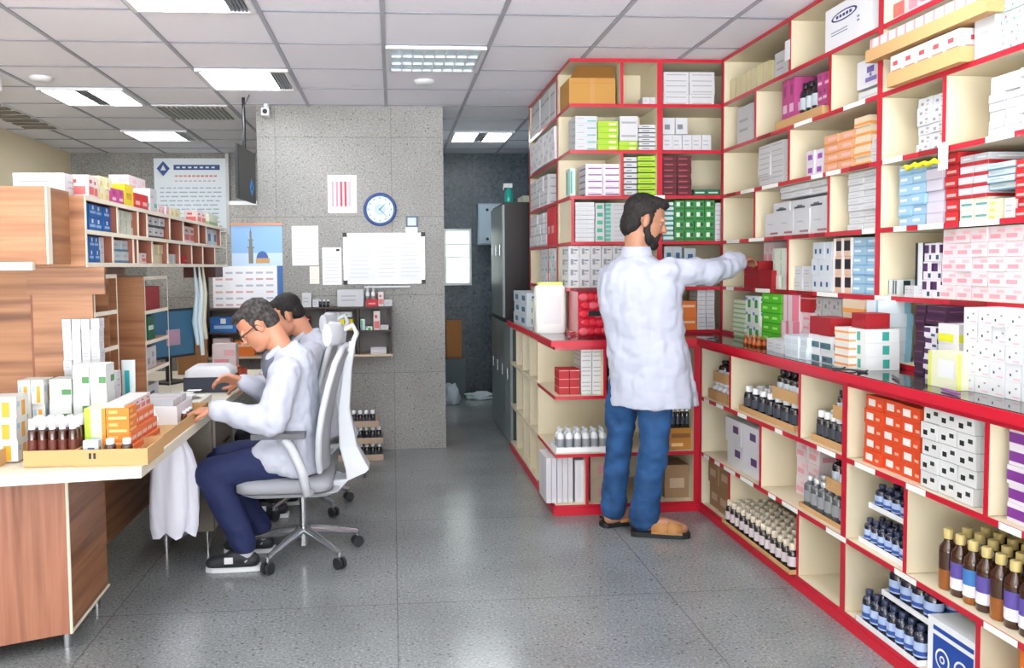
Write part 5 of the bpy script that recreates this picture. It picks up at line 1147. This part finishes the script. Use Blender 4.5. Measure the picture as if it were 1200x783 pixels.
def face_bits(P, rot, e, s=1.0, brow='#1a1412'):
    for b_ in (-.031, .031):
        fuse('eye', [('e', P(.072, b_, .003), (.010, .010, .005), rot)], M('#b9a89c', .5), .0022, 0, e)
        fuse('iris', [('e', P(.079, b_, .003), (.0045, .0055, .0045), rot)], M('#20130c', .3), .0015, 0, e)
        fuse('eyebrow', [('c', P(.090, b_*.5, .025), .0045, P(.083, b_*1.5, .028), .0035)], M(brow, .8), .002, 0, e)
    fuse('lips', [('c', P(.090, -.016, -.057), .0045, P(.090, .016, -.057), .0045)], M('#a8605a', .5), .002, 0, e)

# --- the standing man
e = empty('person', (1.32, 4.43, 0), 'standing bearded man in white coat and blue jeans reaching to the shelf', 'person'); 
off = V3((1.32, 4.43, 0))
def L(p): return V3(p)-off
hc = L((1.345, 4.42, 1.692)); fw = V3((.975, -.12, -.30))
hs, P, rot = head(hc, fw, 1.06)
sR, eR, wR = L((1.455, 4.33, 1.43)), L((1.69, 4.40, 1.415)), L((1.905, 4.56, 1.475))
sL, eL, wL = L((1.19, 4.53, 1.40)), L((1.26, 4.74, 1.20)), L((1.50, 4.80, 1.22))
body = hs + limb([L((1.295, 4.42, 1.47)), P(-.03, 0, -.05)], [.066, .062]) + [('e', L((1.30, 4.43, 1.32)), (.15, .11, .17)), ('e', L((1.32, 4.44, 1.0)), (.14, .11, .2))]
body += limb([sR, eR, wR], [.05, .04, .028]) + limb([sL, eL, wL], [.05, .04, .028])
body += hand(wR, (.80, .45, .15), (.1, .1, -1), .6, 1) + hand(wL, (.9, .2, .1), (0, 0, -1), .6, -1)
kR, aR = L((1.375, 4.36, .50)), L((1.33, 4.40, .10)); kL, aL = L((1.235, 4.53, .50)), L((1.205, 4.55, .10))
body += limb([L((1.37, 4.41, .88)), kR, aR], [.07, .055, .04]) + limb([L((1.26, 4.48, .88)), kL, aL], [.07, .055, .04])
for a_, t_ in ((aR, L((1.53, 4.345, .045))), (aL, L((1.38, 4.62, .045)))):
    body += limb([a_+V3((-.02, 0, -.045)), (a_+t_)/2+V3((0, 0, -.005)), t_], [.036, .036, .028])
fuse('body', body, SKIN2, .0055, 3, e)
face_bits(P, rot, e)
hairs = [('e', P(-.03, 0, .05), (.102, .088, .092), rot), ('e', P(-.062, 0, -.018), (.064, .078, .092), rot), ('e', P(.028, 0, .10), (.070, .070, .036), rot), ('c', P(.012, .072, .03), .013, P(.012, .07, -.03), .010), ('c', P(.012, -.072, .03), .013, P(.012, -.07, -.03), .010)]
fuse('hair', hairs, HAIRK, .006, 2, e, lambda c: .004*noise.noise(c*60))
beard = [('c', P(.004, .066, -.005), .013, P(.012, .058, -.05), .02), ('c', P(.004, -.066, -.005), .013, P(.012, -.058, -.05), .02), ('c', P(.012, .056, -.05), .02, P(.035, .045, -.09), .024), ('c', P(.012, -.056, -.05), .02, P(.035, -.045, -.09), .024), ('e', P(.062, 0, -.105), (.040, .044, .032), rot), ('c', P(.045, .045, -.08), .02, P(.07, .02, -.10), .022), ('c', P(.045, -.045, -.08), .02, P(.07, -.02, -.10), .022), ('c', P(.091, -.024, -.045), .0065, P(.091, .024, -.045), .0065), ('c', P(.083, .03, -.05), .009, P(.075, .034, -.08), .014), ('c', P(.083, -.03, -.05), .009, P(.075, -.034, -.08), .014)]
fuse('beard', beard, HAIRK, .005, 1, e, lambda c: .003*noise.noise(c*70))
def ell(cx, cy, z, rx, ry, ang=0., n=40, wob=0., ph=0):
    o_ = []
    for i in range(n):
        t = 2*math.pi*i/n; k = 1+wob*math.sin(7*t+ph)+wob*.6*math.sin(11*t+2*ph); x, y = rx*k*math.cos(t), ry*k*math.sin(t)
        o_.append((cx+x*math.cos(ang)-y*math.sin(ang), cy+x*math.sin(ang)+y*math.cos(ang), z))
    return o_
A = -.45
R = [ell(1.40, 4.45, .70, .232, .195, A, wob=.03), ell(1.395, 4.45, .80, .228, .19, A, wob=.025, ph=.2), ell(1.375, 4.45, .95, .22, .18, A, wob=.015, ph=.4), ell(1.35, 4.45, 1.08, .212, .155, A, wob=.01, ph=.6),
     ell(1.325, 4.44, 1.22, .22, .15, A), ell(1.315, 4.43, 1.34, .225, .15, A), ell(1.31, 4.43, 1.42, .205, .13, A), ell(1.305, 4.43, 1.47, .155, .105, A), ell(1.30, 4.43, 1.51, .082, .075, A), ell(1.30, 4.43, 1.535, .072, .07, A)]
R = [[tuple(L(p)) for p in r_] for r_ in R]
coat = [('r', R)] + limb([sR+V3((-.03, 0, -.005)), (sR+eR)/2, eR, (eR+wR)/2+V3((0, 0, -.01)), wR+(wR-eR)*-.03], [.074, .076, .070, .068, .064]) + limb([sL, eL, wL], [.070, .072, .055])
o = fuse('coat', coat, COAT, .009, 5, e, folds(3, .011))
# slit at the back hem, collar, seam
COLL = MB().rings([[tuple(L((1.30+rr*math.cos(t), 4.43+rr*.95*math.sin(t), z))) for t in [2*math.pi*i/24 for i in range(24)]] for rr, z in ((.085, 1.50), (.078, 1.555), (.070, 1.558), (.074, 1.50))], COAT, cap=False).build('collar', e)
tr = limb([L((1.37, 4.41, .86)), L((1.385, 4.375, .70)), kR, L((1.35, 4.385, .25)), L((1.335, 4.40, .10))], [.085, .094, .080, .076, .080]) + limb([L((1.26, 4.48, .86)), L((1.24, 4.51, .70)), kL, L((1.215, 4.545, .25)), L((1.205, 4.55, .11))], [.085, .090, .074, .070, .072]) + [('e', L((1.32, 4.44, .88)), (.13, .10, .09))]
fuse('trousers', tr, DENIM, .007, 3, e, folds(8, .008, 10, 14))
for a_, t_, nm in ((aR, L((1.565, 4.33, .0)), 'near'), (aL, L((1.40, 4.635, .0)), 'far')):
    hl = V3((a_.x-.065, a_.y+.01, 0)); d = (V3((t_.x, t_.y, 0))-hl); d.z = 0; ln = d.length; d.normalize(); sd = V3((-d.y, d.x, 0))
    so = []
    for t, w_ in ((0, .028), (.08, .040), (.3, .040), (.6, .048), (.85, .046), (.97, .030), (1, .018)): so.append((t, w_))
    poly = [hl+d*ln*t-sd*w_ for t, w_ in so]+[hl+d*ln*t+sd*w_ for t, w_ in so[::-1]]
    k = MB().prism([(p.x, p.y) for p in poly], .001, .028, M('#17191d', .6)).build('sandal', e, .006)
    st = MB()
    for t0, t1 in ((.34, .74), (.62, .86)):
        rr = []
        for q in range(9):
            an = math.pi*q/8; wv = math.cos(an); zz = .03+.060*math.sin(an)*(1.1-.35*t0)
            p = hl+d*ln*t0+sd*.05*wv; p2 = hl+d*ln*t1+sd*.05*wv*.95
            rr.append(((p.x, p.y, zz+.006), (p2.x, p2.y, .03+(zz-.03)*.82), (p2.x, p2.y, .022+(zz-.03)*.78), (p.x, p.y, zz-.004)))
        st.rings([list(r_) for r_ in rr], M('#b07c46', .6))
    st.build('strap', k)
    cup = MB().tube([tuple(hl+sd*.032+d*.03+V3((0, 0, .04))), tuple(hl-d*.005+V3((0, 0, .06))), tuple(hl-sd*.032+d*.03+V3((0, 0, .04)))], .008, M('#17191d', .6)).build('heel_strap', k)
# watch
MB().cyl(wR+(eR-wR).normalized()*-.002, wR+(wR-eR).normalized()*.018, .034, .033, BLACK).build('wristwatch', e)

# --- seated men, facing the desk
def seated(dx, dy, label, hair, skin, glasses, tilt, trous, arms):
    e = empty('person', (-.47+dx, 4.25+dy, 0), label, 'person'); O = V3((-.47+dx, 4.25+dy, 0))
    def L(x, y, z): return V3((x+dx, y+dy, z))-O
    fw = V3((-.86, -.12, -tilt)); hs, P, rot = head(L(-.672, 4.24, 1.175), fw)
    b = hs+limb([L(-.545, 4.25, 1.02), P(-.045, 0, -.055)], [.062, .056])+[('e', L(-.51, 4.25, .88), (.085, .16, .16)), ('e', L(-.50, 4.25, .64), (.08, .14, .15))]
    sN, eN, wN, sF, eF, wF = [L(*p) for p in arms[:6]]
    b += limb([sN, eN, wN], [.048, .038, .027])+limb([sF, eF, wF], [.048, .038, .027])
    b += hand(wN, arms[6], arms[7], .5, 1)+hand(wF, arms[8], arms[9], .7, -1)
    kn, an, kf, af = L(-.885, 4.10, .475), L(-.735, 4.10, .11), L(-.90, 4.38, .475), L(-.70, 4.36, .11)
    b += limb([L(-.51, 4.14, .53), kn, an], [.06, .05, .037])+limb([L(-.51, 4.36, .53), kf, af], [.06, .05, .037])
    b += limb([an+V3((.02, 0, -.05)), an+V3((-.12, 0, -.065))], [.034, .026])+limb([af+V3((.02, 0, -.05)), af+V3((-.12, 0, -.065))], [.034, .026])
    fuse('body', b, skin, .0055, 3, e); face_bits(P, rot, e, brow='#2a2422')
    hh = [('e', P(-.028, 0, .052), (.093, .082, .080), rot), ('e', P(-.062, 0, .0), (.055, .074, .068), rot), ('e', P(.03, 0, .090), (.058, .062, .030), rot), ('c', P(.01, .073, .03), .011, P(.008, .073, -.012), .008), ('c', P(.01, -.073, .03), .011, P(.008, -.073, -.012), .008)]
    fuse('hair', hh, hair, .006, 2, e, lambda c: .003*noise.noise(c*60))
    if glasses:
        g = MB()
        for b_ in (-.032, .032): g.tube([tuple(P(.102, b_+.024*math.cos(t), .003+.017*math.sin(t))) for t in [2*math.pi*i/16 for i in range(17)]], .0022, BLACK, 6)
        g.tube([tuple(P(.104, -.01, .006)), tuple(P(.104, .01, .006))], .002, BLACK, 6)
        for b_ in (-1, 1): g.tube([tuple(P(.100, b_*.056, .008)), tuple(P(.05, b_*.076, .010)), tuple(P(-.005, b_*.085, .012)), tuple(P(-.018, b_*.084, -.01))], .0024, BLACK, 6)
        g.build('eyeglasses', e)
    E2 = lambda x, y, z, rx, ry, tl=0.: [tuple(L(x+rx*math.cos(t), y+ry*math.sin(t), z+tl*math.cos(t))) for t in [2*math.pi*i/36 for i in range(36)]]
    R = [E2(-.49, 4.25, .455, .13, .215), E2(-.495, 4.25, .50, .135, .22), E2(-.495, 4.25, .60, .125, .21), E2(-.50, 4.25, .72, .12, .205), E2(-.505, 4.25, .84, .125, .215, .02), E2(-.51, 4.25, .94, .122, .225, .05), E2(-.52, 4.25, 1.00, .105, .18, .05), E2(-.535, 4.25, 1.045, .072, .10, .035), E2(-.545, 4.25, 1.075, .064, .075, .03)]
    ct = [('r', R)]+limb([sN+V3((.01, .02, -.01)), (sN+eN)/2, eN, (eN+wN)/2, wN-(wN-eN)*.04], [.084, .078, .072, .062, .050])+limb([sF+V3((.01, -.02, -.01)), (sF+eF)/2, eF, wF-(wF-eF)*.05], [.084, .072, .066, .048])
    ct += limb([L(-.50, 4.13, .545), L(-.62, 4.12, .545)], [.10, .09])+limb([L(-.50, 4.37, .545), L(-.60, 4.38, .545)], [.10, .09])
    fuse('coat', ct, COAT2, .009, 4, e, folds(dx+11, .010))
    col_ = MB().tube([tuple(L(-.56, 4.30, 1.075)), tuple(L(-.61, 4.305, 1.03)), tuple(L(-.655, 4.27, .94))], [.014, .017, .01], COAT2).tube([tuple(L(-.56, 4.20, 1.075)), tuple(L(-.61, 4.195, 1.03)), tuple(L(-.655, 4.23, .94))], [.014, .017, .01], COAT2).build('lapel', e)
    fuse('shirt', [('e', L(-.60, 4.25, .98), (.062, .075, .09))], M('#6b6f7c', .7), .008, 2, e)
    t_ = limb([L(-.51, 4.15, .53), kn, L(-.80, 4.10, .28), an+V3((.0, 0, .02))], [.092, .082, .070, .060])+limb([L(-.51, 4.35, .53), kf, L(-.80, 4.37, .28), af+V3((0, 0, .02))], [.092, .082, .070, .060])+[('e', L(-.51, 4.25, .52), (.09, .17, .07))]
    fuse('trousers', t_, trous, .008, 3, e, folds(5, .006, 10, 10))
    for a_ in (an, af):
        fuse('sock', limb([a_+V3((0, 0, .01)), a_+V3((.005, 0, -.06))], [.042, .040]), M('#a9abb0', .8), .005, 1, e)
        s_ = fuse('sneaker', limb([a_+V3((.035, 0, -.062)), a_+V3((-.06, 0, -.062)), a_+V3((-.155, 0, -.072))], [.038, .040, .032])+limb([a_+V3((0, 0, -.045)), a_+V3((-.06, 0, -.05))], [.044, .04]), M('#24262c', .6), .005, 2, e)
        pl = [(.075, -.03), (.0, -.038), (-.08, -.04), (-.15, -.04), (-.185, -.02), (-.185, .02), (-.15, .04), (-.08, .04), (0, .038), (.075, .03)]
        MB().prism([(a_.x+x, a_.y+y) for x, y in pl], .001, .022, M('#d9dbde', .5)).build('shoe_sole', s_, .004)
        MB().box(a_.x-.09, a_.y-.046, .045, a_.x-.05, a_.y-.040, .075, WHITE).build('shoe_stripe', s_)
    return e
NAVY = M('#1a2450', .8)
seated(0, 0, 'seated man with glasses and greying hair in white coat at the desk', HAIRG, SKIN, True, .72, NAVY,
    [(-.525, 4.05, .965), (-.57, 3.985, .735), (-.845, 4.03, .795), (-.53, 4.45, .965), (-.62, 4.46, .775), (-.765, 4.36, .885), (-.95, .15, -.06), (0, .1, -1), (-.9, -.25, .25), (-.1, -.6, -.7)])
seated(.03, .87, 'seated dark-haired man in white coat mostly hidden behind the other', HAIRK, SKIN, False, .45, M('#15171d', .8),
    [(-.525, 4.05, .965), (-.57, 3.985, .735), (-.83, 4.03, .80), (-.53, 4.45, .965), (-.62, 4.46, .775), (-.80, 4.40, .80), (-.95, .15, -.06), (0, .1, -1), (-.95, -.15, -.05), (0, -.1, -1)])
